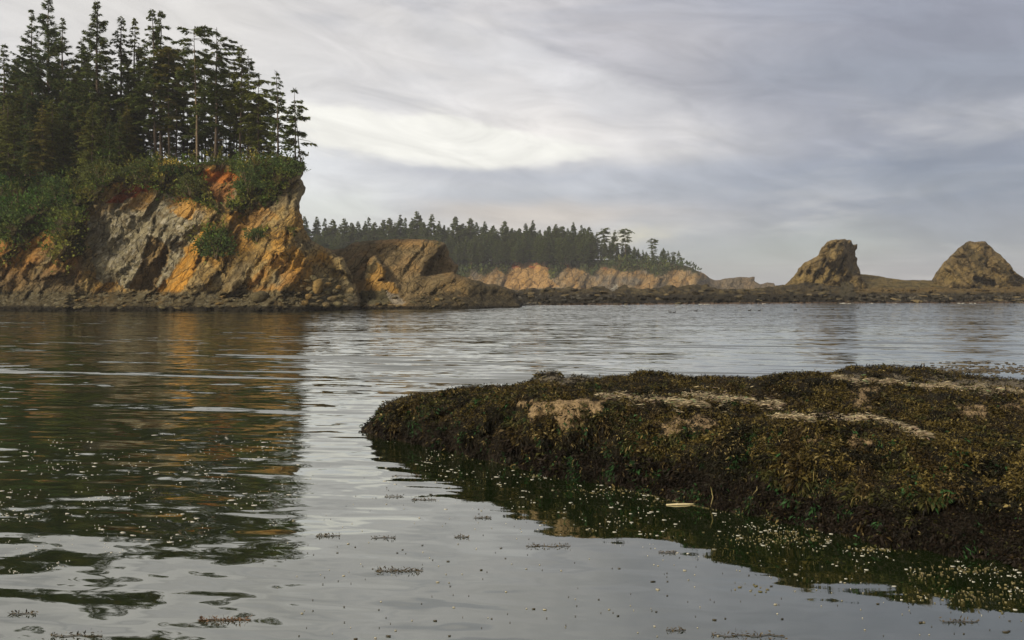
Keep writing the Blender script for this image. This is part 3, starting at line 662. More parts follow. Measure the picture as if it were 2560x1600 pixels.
# ------------------------------------------------------------------ conifers
def tube(path, rad, n=6):
    path = np.asarray(path, float); rad = np.asarray(rad, float); k = len(path)
    T = np.gradient(path, axis=0); T = norm(T); up = np.array([0.3, 0.9, 0.2]); A = norm(np.cross(T, up)); B = np.cross(T, A)
    an = np.linspace(0, 2 * math.pi, n, endpoint=False)
    V = path[:, None] + rad[:, None, None] * (np.cos(an)[None, :, None] * A[:, None] + np.sin(an)[None, :, None] * B[:, None])
    i = np.arange(k * n).reshape(k, n); j = np.roll(i, -1, 1)
    return V.reshape(-1, 3), np.stack([i[:-1].ravel(), j[:-1].ravel(), j[1:].ravel(), i[1:].ravel()], 1)
def merge(parts):
    V, Fs, k = [], [], 0
    for v, f in parts: V.append(v); Fs.append(f + k); k += len(v)
    return np.concatenate(V), np.concatenate(Fs)
def make_tree(seed, H, half, cb=0.3, flat=0.0, dens=1.0, lean=(0, 0), tw=0.011, tone=0, bark=None, lod=1.0, skew=0.0, upper=0.0, cbk=0.6, name='spruce_tree'):
    """tall coastal conifer: bent tapering trunk with limbs, crown of layered drooping sprays"""
    rg = np.random.default_rng(seed)
    ts = np.linspace(0, 1, 9); wob = np.cumsum(rg.normal(size=(9, 2)) * 0.006 * H, 0) * 0.5; wob -= wob[0]
    path = np.stack([lean[0] * H * ts ** 1.4 + wob[:, 0], lean[1] * H * ts ** 1.4 + wob[:, 1], H * ts * 0.995], 1)
    rad = tw * H * (1 - ts) ** 0.8 + 0.02; rad[0] *= 1.25
    parts = [tube(path, rad, 7)]
    def tp(t): return np.stack([np.interp(t, ts, path[:, k]) for k in range(3)], -1)
    Ps, Ds, Ss, Ls, Ws, Cs = [], [], [], [], [], []
    half = half * (1.15 + .12 * bool(flat)); cb = cb * cbk; nb = int(H * (6.3 if lod >= 1 else 7.0) * (1 - cb) * dens * lod)
    t = cb + (1 - cb) * np.sort(rg.uniform(0, 1, nb) ** 0.9)
    t = np.round(t * H / 0.8) * 0.8 / H * 0.3 + t * 0.7             # loose whorls
    low = rg.uniform(min(0.04, cb * .5), cb, int(nb * 0.07)); tt = np.concatenate([t, low])
    for q, tq in enumerate(tt):
        dead = q >= nb; u = (tq - cb) / (1 - cb) if not dead else 0
        prof = min(1, (1 - u) * 1.5 + 0.06) * (0.72 + 0.28 * min(1, u * 5)) if not flat else (0.55 + 0.6 * u) * (1 - flat * 0.1) * (1 if u < 0.93 else 0.6)
        L = half * prof * rg.uniform(0.35, 1.12) ** 0.9
        if dead: L = half * rg.uniform(0.2, 0.6)
        az = rg.uniform(0, 2 * math.pi)
        if skew: L *= 1 + skew * math.cos(az)
        if rg.uniform() < .06: L *= 1.2
        L = max(L, 0.25); d = np.array([math.cos(az), math.sin(az), 0]); rise = rg.uniform(-0.10, 0.18) + upper * 0.9 + 0.75 * max(0, u - 0.75)
        s = np.linspace(0, 1, 5); base = tp(min(tq, 0.999))
        pp = base + d * (s * L)[:, None]; pp[:, 2] += L * (rise * s - (0.30 if not upper else .05) * s ** 2 + 0.10 * s ** 3) + rg.normal(size=5) * 0.04 * L * s
        parts.append(tube(pp, (0.0022 * H * (1 - s * 0.8)) * (0.5 + L / half * 0.5) + 0.008, 3))
        if dead: continue
        m = max(3, int(L * 6.5 * lod)); sp = rg.uniform(0.12, 1.02, m) ** 0.8
        base = np.stack([np.interp(sp, s, pp[:, k]) for k in range(3)], -1)
        for r_ in range(6 if lod >= 1 else 4):
            n = m; side = np.where(rg.uniform(size=n) < 0.5, 1, -1); th = side * rg.uniform(0.1, 1.25, n)
            dd = np.stack([d[0] * np.cos(th) - d[1] * np.sin(th), d[0] * np.sin(th) + d[1] * np.cos(th), rg.uniform(-0.75, 0.12, n)], 1); dd = norm(dd)
            sd_ = norm(np.cross(dd, np.array([0, 0, 1.0])) + rg.normal(size=(n, 3)) * 0.55)
            Ps.append(base + rg.normal(size=(n, 3)) * 0.06); Ds.append(dd); Ss.append(sd_)
            sc = (0.65 + 0.5 * (1 - sp)) * (1.0 if lod >= 1 else 1.5)
            Ls.append(rg.uniform(0.45, 1.1, n) * sc * (0.5 + 0.5 * min(1, L / 1.5))); Ws.append(rg.uniform(0.11, 0.25, n) * (1.0 if lod >= 1 else 2.3))
            cl = 0.75 + 0.5 * rg.uniform(size=(n, 1)) + 0.25 * rg.normal()
            cc = np.array([(.095, .125, .030), (.140, .155, .030), (.18, .16, .034), (.075, .110, .032)][tone]); cc2 = np.array((.19, .16, .04))
            k = (rg.uniform(size=(n, 1)) < 0.16) * 0.6
            Cs.append((cc * (1 - k) + cc2 * k) * np.clip(cl, 0.35, 1.9))
    # leader
    n = 14; tz = rg.uniform(0.94, 1.0, n); th = rg.uniform(0, 6.28, n)
    Ps.append(tp(tz)); Ds.append(norm(np.stack([np.cos(th) * 0.6, np.sin(th) * 0.6, np.full(n, 0.7)], 1))); Ss.append(rdir(n, rg)); Ls.append(rg.uniform(0.25, 0.6, n)); Ws.append(np.full(n, 0.12)); Cs.append(np.tile((.03, .04, .016), (n, 1)))
    P, D, S, L, W, C = (np.concatenate(a) for a in (Ps, Ds, Ss, Ls, Ws, Cs))
    V, Fq = blades(P, D, S, L, W)
    root = empty(name)
    Vt, Ft = merge(parts); mesh_obj('trunk', Vt, [Ft], bark or M_BARK, root)
    mesh_obj('crown', V, [Fq], M_NEEDLE, root, np.repeat(C, 4, 0), smooth=False)
    return root
def put_tree(root, px, bv, tv, Y, H0=None, rot=None):
    p = at(px, bv, Y); root.location = p
    if H0: s = ((bv - tv) / F * Y) / H0; root.scale = (s, s, s)
    if rot is not None: root.rotation_euler = (0, 0, rot)
    return root
G1 = 'tall spruces on the near headland'
# px, top row, base row, Y, half width px, crown base, flat, dens, lean, tone, thickness, bark, skew, upper, label
TREES = [
 (12, 112, 420, 135, 30, .25, 0, 1.2, (0, 0), 0, .011, None, 0, 0, 'dark spruce cut off by the left edge of the photo, lower than its neighbours'),
 (120, -4, 430, 138, 82, .22, 0, 1.15, (0, 0), 3, .012, None, 0, .30, 'broadest spruce on the headland with a spiky open top and upswept branches'),
 (78, 22, 420, 140, 34, .25, 0, .9, (-.01, 0), 3, .010, None, 0, .25, 'slim spruce leaning out of the left side of the broadest crown'),
 (157, 42, 420, 136, 34, .3, 0, .8, (0, 0), 0, .010, None, 0, .1, 'thin spruce with a sparse crown just right of the broadest spruce'),
 (244, 0, 440, 132, 62, .2, 0, 1.2, (0, 0), 0, .013, None, 0, .15, 'tallest dark spruce with a narrow pointed tip and dense lower crown'),
 (297, 36, 430, 134, 48, .28, 0, 1.1, (0, 0), 0, .011, None, 0, 0, 'dense spruce with a small pointed top right of the tallest spruce'),
 (337, 44, 430, 136, 36, .3, 0, 1.1, (0, 0), 1, .011, None, 0, 0, 'narrow spruce with a slightly rounded tip left of the twin tops'),
 (378, 21, 412, 131, 52, .36, 0, 1.0, (-.03, 0), 0, .010, None, -.1, 0, 'left one of the twin pointed spruces with a straight bare lower trunk'),
 (400, 27, 405, 134, 58, .4, 0, .9, (-.01, 0), 0, .010, None, .45, 0, 'right one of the twin pointed spruces with long branches reaching right'),
 (424, 118, 398, 132, 40, .42, .4, .9, (0, 0), 2, .009, M_BARKPALE, 0, 0, 'shorter olive spruce with a pale thin trunk under the long reaching branches'),
 (458, 122, 402, 140, 44, .35, .3, .9, (0, 0), 1, .009, None, 0, 0, 'olive flat-topped spruce half hidden behind the pale straight trunk'),
 (487, 70, 425, 127, 52, .4, .55, .72, (-.02, 0), 0, .0085, M_BARKPALE, 0, 0, 'spruce with a flat ragged top on a long pale trunk rooted in the orange soil'),
 (536, 72, 396, 133, 58, .3, .7, .72, (-.01, 0), 0, .013, None, .1, 0, 'flat-topped spruce with the thickest dark trunk and a forked umbrella crown'),
 (606, 113, 402, 131, 50, .2, 0, .95, (.02, 0), 1, .010, None, -.1, .1, 'spruce with a curved leader bending right and an olive middle'),
 (617, 140, 405, 134, 48, .3, 0, .85, (-.01, 0), 0, .009, None, .35, 0, 'spruce with one long upper branch pointing right towards the lone trees'),
 (647, 190, 402, 130, 44, .22, .2, 1.0, (0, 0), 1, .010, None, .1, 0, 'shorter spruce with an olive rounded crown last of the dense stand'),
 (688, 176, 394, 127, 36, .12, 0, .78, (-.03, 0), 0, .011, None, 0, 0, 'slender lone spruce second from the cliff edge with a narrow spire top'),
 (737, 222, 403, 126.5, 42, .25, 0, .95, (-.01, 0), 0, .010, None, .12, 0, 'lone spruce on the cliff edge with branches blown out to the right'),
 (575, 165, 405, 142, 42, .25, .2, .8, (0, 0), 0, .009, None, 0, 0, 'thin spruce filling the gap right of the thickest trunk'),
 (512, 130, 405, 145, 40, .3, .3, .75, (0, 0), 0, .008, None, 0, 0, 'thin spruce between the flat ragged top and the thickest trunk'),
 (357, 95, 415, 146, 44, .3, 0, 1.0, (0, 0), 3, .009, None, 0, 0, 'dark spruce standing behind the twin pointed spruces'),
 (205, 95, 430, 143, 46, .22, 0, 1.1, (0, 0), 1, .010, None, 0, 0, 'lower spruce behind the gap between broadest and tallest spruce'),
 (40, 150, 430, 142, 46, .2, 0, 1.1, (0, 0), 0, .010, None, 0, 0, 'dark lower spruce left of the broadest spruce'),
 (660, 262, 402, 134, 30, .1, .2, 1.0, (0, 0), 3, .010, None, 0, 0, 'small dark spruce filling the foot of the stand near the lone trees'),
]
for i, (px, tv, bv, Y, hw, cb, flat, dens, lean, tone, tw, bark, skew, up, lab) in enumerate(TREES):
    H = (bv - tv) / F * Y; t = make_tree(200 + i, H, hw / F * Y, cb, flat, dens, lean, tw, tone, bark, 1.0, skew, up)
    lx = lean[0] * H; p = at(px, bv, Y); t.location = (p[0] - lx, p[1], p[2])
    tag(t, lab, 'tree', G1)
EX = [(440, 190), (468, 235), (505, 205), (552, 225), (565, 262), (592, 210), (628, 250), (638, 300), (478, 285), (530, 300), (405, 200), (655, 330)]
for i, (px, tv) in enumerate(EX):
    Y = 137 + (i * 5) % 11; H = (404 - tv) / F * Y; t = make_tree(260 + i, H, 40 / F * Y, .22, (0, .3)[i % 2], .65, (0, 0), .009, i % 3, None); t.location = at(px, 404, Y)
    tag(t, 'half-hidden spruce filling the gaps between the taller trunks above the red soil', 'tree', 'half-hidden spruces between the taller trunks')
# bare leaning snag at the cliff edge
sn = empty('dead_tree', at(752, 404, 126.3)); pts = np.array([[0, 0, 0], [-.25, 0, 2], [-.5, 0, 4.5], [-.9, 0, 7.5]])
mesh_obj('trunk', *[a if i == 0 else [a] for i, a in enumerate(merge([tube(pts, [.13, .11, .08, .03], 6), tube([[-.3, 0, 2.2], [-1.5, .2, 2.9], [-2.4, .1, 3.4]], [.05, .03, .01], 4), tube([[-.4, 0, 3.6], [1.2, .2, 3.3], [1.9, .1, 3.0]], [.05, .03, .01], 4)]))], M_BARK, sn)
tag(sn, 'thin bare dead trunk leaning beside the spruce on the cliff edge', 'tree')
# filler trees of the dense stand: prototypes, copied
PROTO = []
for k in range(5):
    H = 18.0; t = make_tree(400 + k, H, (2.6, 3.2, 2.2, 3.4, 2.8)[k], (.08, .05, .12, .04, .1)[k], 0, 1.25, (0, 0), .010, (0, 1, 3, 2, 1)[k], None, 1.0); PROTO.append([t, H, False])
def place(pr, px, bv, tv, Y, lab, grp):
    t, H, used = pr
    if used: t = copy_tree(t)
    pr[2] = True
    put_tree(t, px, bv, tv, Y, H, random.uniform(0, 6.28)); tag(t, lab, 'tree', grp); return t
FILL = 'dense dark spruces low in the headland stand'
for i in range(56):
    px = -60 + i * 7.2 + random.uniform(-10, 10)
    row = i % 3
    tv = (175, 225, 265)[row] + random.uniform(-35, 35); Y = (146, 138, 128)[row] + random.uniform(-3, 3)
    if px > 330: tv += 70
    place(PROTO[i % 5], px, (440, 430, 440 if px < 250 else 415)[row], tv, Y, 'dense dark spruce in the shaded lower forest under the tall tops on the headland', FILL)
for i in range(14):
    px = 350 + i * 22 + random.uniform(-8, 8)
    place(PROTO[i % 5], px, 408, 320 + random.uniform(-30, 35) - (20 if i % 2 else 0), 140 + random.uniform(-4, 8), 'low bushy spruce between the bare trunks at the cliff top', 'low bushy spruces between the trunks')

# ------------------------------------------------------------------ undergrowth on the headland
def scatter_surface(A, P, T, maskfn, n, rng):
    c = A[T].mean(1); m = maskfn(c[:, 0], c[:, 1]); Tm = T[m]
    p0, p1, p2 = P[Tm[:, 0]], P[Tm[:, 1]], P[Tm[:, 2]]
    ar = np.linalg.norm(np.cross((p1 - p0)[:, [0, 2]], (p2 - p0)[:, [0, 2]])[:, None], axis=1) if False else np.abs((p1 - p0)[:, 0] * (p2 - p0)[:, 2] - (p1 - p0)[:, 2] * (p2 - p0)[:, 0]) + 0.25 * np.linalg.norm(np.cross(p1 - p0, p2 - p0), axis=1)
    k = rng.choice(len(Tm), n, p=ar / ar.sum()); u, w = rng.uniform(size=(2, n)); f = u + w > 1; u[f], w[f] = 1 - u[f], 1 - w[f]
    pos = p0[k] + (p1 - p0)[k] * u[:, None] + (p2 - p0)[k] * w[:, None]
    nr = norm(np.cross(p1 - p0, p2 - p0))[k]; nr[nr[:, 1] > 0] *= -1
    ap = A[Tm[:, 0]][k]
    return pos, nr, ap
def undergrowth():
    rg = np.random.default_rng(5); n = 60000
    pos, nr, ap = scatter_surface(HA, HP, HT, lambda a, b: veg_mask(a, b), n, rg)
    lump = fbm(ap[:, 0] / 11, ap[:, 1] / 9, 0, 3, 150)
    pos = pos + nr * (np.clip(lump + 0.2, 0, 1) * 3.6 * rg.uniform(0.5, 1, n) ** .5)[:, None]
    up = np.array([0, 0, 1.0]); D = norm(nr * 0.7 + up * 0.5 + rg.normal(size=(n, 3)) * 0.65); S = norm(np.cross(D, rdir(n, rg)))
    L = rg.uniform(0.22, 0.55, n); W = L * rg.uniform(0.35, 0.65, n)
    g1, g2, g3 = np.array((.075, .115, .022)), np.array((.18, .185, .035)), np.array((.22, .165, .040))
    q = fbm(ap[:, 0] / 22, ap[:, 1] / 18, 3, 3, 151)[:, None]; C = g1 * (1 - sstep(q, -0.1, 0.3)) + g2 * sstep(q, -0.1, 0.3)
    q2 = sstep(fbm(ap[:, 0] / 30, ap[:, 1] / 22, 8, 3, 152), 0.05, 0.3)[:, None] * 0.7; C = C * (1 - q2) + g3 * q2
    bl = (inpoly(ap[:, 0], ap[:, 1], [(-320, 390), (110, 400), (190, 470), (170, 560), (60, 600), (-320, 600)]) * 1.0)[:, None]; C = C * (1 - bl * .5) + np.array((.05, .12, .028)) * bl * .5
    C = C * rg.uniform(0.6, 1.4, (n, 1))
    V, Fq = blades(pos, D, S, L, W)
    o = mesh_obj('undergrowth', V, [Fq], M_BUSH, None, np.repeat(C, 4, 0), smooth=False)
    tag(o, 'tangled green shrubs and salal covering the brow and left slope of the headland', 'undergrowth', None, 'stuff')
undergrowth()
def make_bush(seed, rx, rz, colr, n=1400, tips=None):
    rg = np.random.default_rng(seed); d = rdir(n, rg); d[:, 2] = np.abs(d[:, 2]); colr = tuple(1.5 * c_ for c_ in colr)
    lob = 1 + fbm(d[:, 0] * 2.5, d[:, 1] * 2.5, d[:, 2] * 2.5, 4, seed) * 1.2
    r = rg.uniform(0.55, 1.0, n) ** 0.5 * lob; pos = d * r[:, None] * np.array([rx, rx * 0.8, rz])
    D = norm(d + rg.normal(size=(n, 3)) * 0.6); S = norm(np.cross(D, rdir(n, rg))); L = rg.uniform(.18, .42, n)
    C = np.array(colr) * rg.uniform(0.5, 1.5, (n, 1))
    if tips is not None:
        k = (pos[:, 2] > rz * 0.55) & (rg.uniform(size=n) < 0.7); C[k] = np.array(tips) * rg.uniform(0.7, 1.3, (k.sum(), 1))
    V, Fq = blades(pos, D, S, L, L * rg.uniform(.35, .6, n))
    root = empty('shrub'); mesh_obj('foliage', V, [Fq], M_BUSH, root, np.repeat(C, 4, 0), smooth=False)
    st = [tube([[0, 0, -.6], [math.cos(a) * rx * .2, math.sin(a) * rx * .2, rz * .3], [math.cos(a) * rx * .5, math.sin(a) * rx * .4, rz * .75]], [.07, .05, .02], 5) for a in (0.3, 1.7, 3.0, 4.4, 5.6)]
    Vt, Ft = merge(st); mesh_obj('stems', Vt, [Ft], M_BARKPALE, root); return root
BUSH = [(425, 440, 34, 44, (.035, .06, .02), (.42, .30, .06), 'shrub with bright yellow flower heads at the cliff top left of the pale trunk'),
 (690, 438, 66, 46, (.050, .075, .020), None, 'large rounded green shrub capping the cliff edge below the lone spruces'),
 (738, 425, 26, 24, (.055, .075, .022), None, 'small round shrub overhanging the sheer right edge of the cliff'),
 (620, 470, 42, 60, (.060, .085, .026), None, 'tall shrub hanging down beside the red soil scar'),
 (552, 416, 46, 20, (.055, .07, .02), None, 'low wide shrub on top of the bright orange soil band'),
 (475, 480, 30, 40, (.07, .075, .024), None, 'olive shrub clinging to the slope left of the red soil scar'),
 (540, 640, 42, 60, (.045, .07, .02), None, 'dark green bush clinging to the cliff face above the smooth orange slab'),
 (642, 595, 30, 24, (.05, .07, .022), None, 'small oval bush high on the bare cliff face left of the grey knob'),
 (40, 470, 70, 62, (.038, .085, .022), None, 'bright green rounded thicket at the left edge beneath the dark spruces'),
 (150, 520, 56, 70, (.045, .075, .022), None, 'leafy thicket halfway down the left slope above the grey bowl'),
 (255, 455, 52, 46, (.065, .075, .022), None, 'olive thicket at the upper rim of the grey bowl'),
 (95, 440, 50, 52, (.05, .068, .02), None, 'mossy green thicket under the broadest spruce'),
 (340, 440, 46, 34, (.05, .062, .02), None, 'low thicket above the dark red soil at the bowl rim'),
 (20, 565, 46, 44, (.05, .08, .024), None, 'lowest leafy shrub at the left edge above the orange strata')]
for i, (px, v, w, h, c, tp_, lab) in enumerate(BUSH):
    Y = float(head_Y(np.array([float(px)]), np.array([float(v) - 6]))[0]) - 0.5; s = Y / F
    b_ = make_bush(600 + i, w * s, h * s, c, int(700 + w * h * 0.45), tp_); b_.location = at(px, v, Y); tag(b_, lab, 'shrub', 'shrubs on the headland')

# ------------------------------------------------------------------ far forest
FPR = []
for k in range(8):
    H = 26.0; t = make_tree(500 + k, H, (4.4, 6.4, 3.8, 4.8, 6.0, 5.0, 3.6, 5.2)[k], (.30, .12, .25, .4, .08, .5, .2, .35)[k], (0, 0, 0, 0, 0, .1, 0, 0)[k], (.8 if k in (3, 5) else 1.25), (0, 0), .008, (3, 0, 3, 0, 0, 0, 3, 0)[k], M_BARKPALE if k % 2 else M_BARK, 0.98, 0, (0, .1, 0, 0, .3, 0, 0, .2)[k], 0.75); FPR.append([t, H, False])
SKY = [(762, 540), (791, 541), (812, 545), (833, 548), (860, 546), (878, 556), (896, 553), (914, 552), (922, 543), (936, 555), (960, 549), (973, 544), (987, 556), (1001, 536), (1013, 544), (1028, 556), (1042, 528), (1060, 556), (1079, 535), (1098, 552), (1110, 562), (1138, 541), (1157, 558), (1175, 545), (1191, 555), (1211, 553), (1232, 565), (1262, 552), (1280, 570), (1298, 570), (1315, 558), (1332, 550), (1350, 574), (1372, 565), (1389, 560), (1407, 565), (1420, 570), (1433, 555), (1454, 562), (1472, 567)]
UNIQ = {(1042, 528): 'tallest sharp spire of the far forest directly above the rounded outcrop', (1079, 535): 'open star-shaped tree top right of the tallest spire on the far point', (1138, 541): 'bushy pointed tree standing above the row past the right end of the outcrop', (1332, 550): 'wide ragged tree top standing above the middle of the far point', (762, 540): 'far tree touching the edge of the near cliff', (1001, 536): 'narrow double spire left of the tallest spire in the far forest'}
GS = 'skyline trees of the far wooded point'
for i, (px, tv) in enumerate(SKY):
    k = (0, 2, 6, 1, 4, 7)[i % 6]
    place(FPR[k], px, 655 + random.uniform(-4, 4), tv, 492 + random.uniform(-8, 8), UNIQ.get((px, tv), 'conifer in the unbroken skyline row on the far wooded point'), GS)
EDGE = [(1492, 580, 655, 3, 'flat-topped tree where sky first shows between the far trunks'), (1512, 571, 655, 5, 'broad flat-topped tree next right of the first gap in the far trunks'), (1537, 575, 655, 3, 'slender layered tree with open tiers left of the tall mast-like tree'), (1563, 572, 650, 5, 'tall mast-like tree with a wide crown and long bare trunk on the far point'),
 (1586, 616, 656, 4, 'short dense dark tree at the foot of the mast-like tree'), (1633, 597, 656, 5, 'lone umbrella-shaped tree with sky on both sides on the far point'), (1612, 636, 656, 1, 'low bush-like tree left of the lone umbrella tree'), (1659, 620, 662, 4, 'small pointed tree just right of the lone umbrella tree'), (1670, 626, 662, 3, 'low rounded tree second right of the lone umbrella tree'),
 (1684, 630, 664, 5, 'low flat tree third right of the lone umbrella tree'), (1697, 626, 665, 3, 'windswept flat tree near the tip of the far point'), (1718, 654, 669, 5, 'smallest windswept tree at the very tip of the far point'), (1545, 625, 655, 4, 'dark low tree under the slender layered tree')]
for px, tv, bv, k, lab in EDGE: place(FPR[k], px, bv, tv, 485, lab, 'trees at the tip of the far point')
for i in range(22):
    px = 1482 + i * 10.5 + random.uniform(-4, 4); place(FPR[(0, 2, 6, 7, 4)[i % 5]], px, 657 + max(0, px - 1640) * .13, float(np.interp(px, [1482, 1560, 1600, 1640, 1720], [596, 606, 622, 632, 652])) + random.uniform(-12, 8), 487 + random.uniform(-5, 8), 'small conifer in the thinning fringe near the tip of the far point', 'small conifers near the tip of the far point')
for i in range(168):
    px = 752 + (i * 37.7) % 730 + random.uniform(-3, 3); row = i % 3
    place(FPR[(1, 4, 0, 1, 4)[i % 5]], px, 658 + row * 2, (572, 584, 596)[row] + random.uniform(-9, 9), (500, 486, 476)[row] + random.uniform(-4, 4), 'conifer with a pale straight trunk inside the forest below the far skyline', 'trees inside the far forest')
def far_veg():
    rg = np.random.default_rng(8); n = 9000
    def mk(a, b):
        x, y = jit(a, b, 4, 15); return inpoly(x, y, FVEG) & (a > 700)
    pos, nr, ap = scatter_surface(FA, FP, FT, mk, n, rg); pos = pos + nr * rg.uniform(0, 2.6, (n, 1)) + np.array([0, 0, .5])
    D = norm(nr * .5 + rg.normal(size=(n, 3)) * .7 + np.array([0, 0, .6])); S = norm(np.cross(D, rdir(n, rg))); L = rg.uniform(.9, 2.2, n)
    C = np.array((.045, .06, .02)) * rg.uniform(.6, 1.6, (n, 1)); q = sstep(fbm(ap[:, 0] / 18, ap[:, 1] / 9, 0, 3, 160), .05, .3)[:, None]; C = C * (1 - q) + np.array((.11, .12, .025)) * q
    V, Fq = blades(pos, D, S, L, L * .55); tag(mesh_obj('far_undergrowth', V, [Fq], M_BUSH, None, np.repeat(C, 4, 0), smooth=False), 'green scrub along the cliff top of the far wooded point', 'undergrowth', None, 'stuff')
far_veg()

# ------------------------------------------------------------------ foreground rock ledge
KP = [905, 925, 960, 1000, 1100, 1200, 1300, 1400, 1500, 1600, 1700, 1800, 1900, 2000, 2100, 2200, 2300, 2400, 2500, 2600, 2800, 3100]
WL = [1079, 1084, 1098, 1104, 1120, 1143, 1172, 1196, 1208, 1230, 1254, 1276, 1296, 1316, 1333, 1358, 1385, 1398, 1408, 1440, 1490, 1560]        # front waterline
BR = [1078, 1068, 1040, 1012, 1005, 1008, 1005, 1006, 1020, 1045, 1060, 1068, 1066, 1062, 1068, 1085, 1112, 1120, 1128, 1140, 1170, 1200]        # front brow
G1r = [1077, 1058, 1026, 1002, 992, 988, 984, 985, 992, 1003, 1012, 1030, 1046, 1050, 1048, 1056, 1085, 1090, 1096, 1105, 1120, 1150]             # gully behind first hump (pale strip)
H2 = [1076, 1052, 1016, 999, 986, 976, 968, 962, 960, 960, 962, 965, 964, 958, 958, 966, 975, 984, 992, 1000, 1010, 1020]                      # second hump brow
CR = [1075, 1048, 1010, 993, 981, 974, 965, 948, 943, 936, 946, 950, 952, 938, 927, 919, 924, 936, 946, 955, 962, 970]                          # crest against the water
KPa = np.array(KP, float)
CRX = [905, 935, 965, 990, 1010, 1060, 1130, 1200, 1260, 1318, 1335, 1352, 1378, 1394, 1404, 1440, 1478, 1490, 1540, 1568, 1600, 1662, 1682, 1690, 1740, 1800, 1878, 1915, 1950, 2027, 2075, 2095, 2125, 2176, 2230, 2304, 2330, 2364, 2446, 2560, 2800, 3100]
CRV = [1078, 1052, 1030, 1006, 996, 990, 982, 975, 970, 964, 948, 937, 930, 936, 946, 942, 945, 950, 940, 944, 934, 935, 950, 944, 946, 947, 954, 947, 941, 934, 940, 931, 922, 919, 922, 924, 930, 938, 947, 956, 962, 970]
def near_rows(px):
    I = lambda a: np.interp(px, KPa, np.array(a, float))
    wl = I(WL); Y0 = CAM_H * F / (wl - VH)
    dep = np.interp(px, [905, 1000, 1300, 1700, 2300, 3100], [0.15, 0.75, 1.5, 2.2, 3.0, 3.2])
    rows = [(wl + 60, Y0 - 0.35 * np.minimum(dep, 1)), (wl, Y0), (wl * .72 + I(BR) * .28, Y0 + dep * .12), (wl * .38 + I(BR) * .62, Y0 + dep * .28), (I(BR), Y0 + dep * .62), (I(G1r), Y0 + dep * 1.3),
            (I(G1r) * .5 + I(H2) * .5, Y0 + dep * 1.75), (I(H2), Y0 + dep * 2.4), (I(CR), Y0 + dep * 3.2)]
    cr = np.interp(px, CRX, CRV); rows[-1] = (cr, rows[-1][1])
    last = rows[-1]; zc = CAM_H + (VH - last[0]) / F * last[1]
    out = [(Y, CAM_H + (VH - v) / F * Y) for v, Y in rows]
    out[0] = (out[0][0], np.full_like(px, -0.6))
    out.append((last[1] + dep * .5, zc * 0.8)); out.append((last[1] + dep * 1.1, zc * 0.2)); out.append((last[1] + dep * 1.5, np.full_like(px, -0.6)))
    return out
def near_rock():
    nx, nt = 760, 190
    px = 905 + (3100 - 905) * np.linspace(0, 1, nx) ** 1.0
    rows = near_rows(px); Yr = np.array([r[0] for r in rows]); Zr = np.array([r[1] for r in rows]); k = len(rows)
    tt = np.linspace(0, k - 1, nt)
    # smooth interpolation along the section
    def interp(Rr):
        i = np.clip(np.floor(tt).astype(int), 0, k - 2); f = (tt - i)[:, None]
        p0, p1, p2, p3 = Rr[np.maximum(i - 1, 0)], Rr[i], Rr[i + 1], Rr[np.minimum(i + 2, k - 1)]
        return p1 + 0.5 * f * (p2 - p0 + f * (2 * p0 - 5 * p1 + 4 * p2 - p3 + f * (3 * (p1 - p2) + p3 - p0))) * 0.9 + 0.1 * f * (p2 - p1)
    Yg, Zg = interp(Yr), interp(Zr); PX = np.broadcast_to(px, Yg.shape); Xg = (PX - 1280) / F * Yg
    d = fbm(Xg * .9, Yg * .9, Zg * .9, 4, 170) * .30 + facets((Xg + Yg * .4) * .8, (Yg + Zg) * 1.5, 175, 1.5) * .07 + fbm(Xg * 2.4, Yg * 2.4, Zg * 2.4, 4, 171, True) * .11
    fade = np.interp(px, [905, 960, 1100], [.05, .4, 1])
    front = np.exp(-((tt - 2.3) / 1.5) ** 2)[:, None]
    d2 = fbm(Xg * 7, Yg * 7, Zg * 7, 3, 172) * .07; d = d + d2 * 1.4; crest = 1 - .75 * np.exp(-((tt - 8) / 1.0) ** 2)[:, None]; Zg = Zg + d * fade * .55 * crest; Yg = Yg - d * fade * front * 1.2
    endt = sstep(px, 2780, 3080)[None]; Zg = Zg * (1 - endt) - 0.6 * endt
    V = np.stack([Xg.ravel(), Yg.ravel(), Zg.ravel()], 1); i = np.arange(V.shape[0]).reshape(nt, nx)
    Fq = np.stack([i[:-1, :-1].ravel(), i[:-1, 1:].ravel(), i[1:, 1:].ravel(), i[1:, :-1].ravel()], 1)
    sx = 1280 + F * V[:, 0] / V[:, 1]; sv = VH + (CAM_H - V[:, 2]) / V[:, 1] * F
    C = np.tile(np.array((.018, .014, .008)), (len(V), 1)); bare = bare_mask(sx, sv, V, PX.ravel(), np.repeat(tt, nx))
    C = blend(C, bare[0], (.27, .19, .10)); C = blend(C, bare[0] * sstep(fbm(V[:, 0] * 14, V[:, 1] * 14, V[:, 2] * 14, 3, 182), 0, .25), (.12, .08, .04), .8); C = blend(C, bare[1], (.15, .125, .085)); C = blend(C, sstep(.1 - V[:, 2], -.06, .1), (.03, .022, .014), .9)
    o = mesh_obj('rock_shelf', V, [Fq], M_NEAR, None, C)
    tag(o, 'large low rock shelf in front, thickly overgrown with brown seaweed', 'rock')
    return V.reshape(nt, nx, 3), tt, px, bare
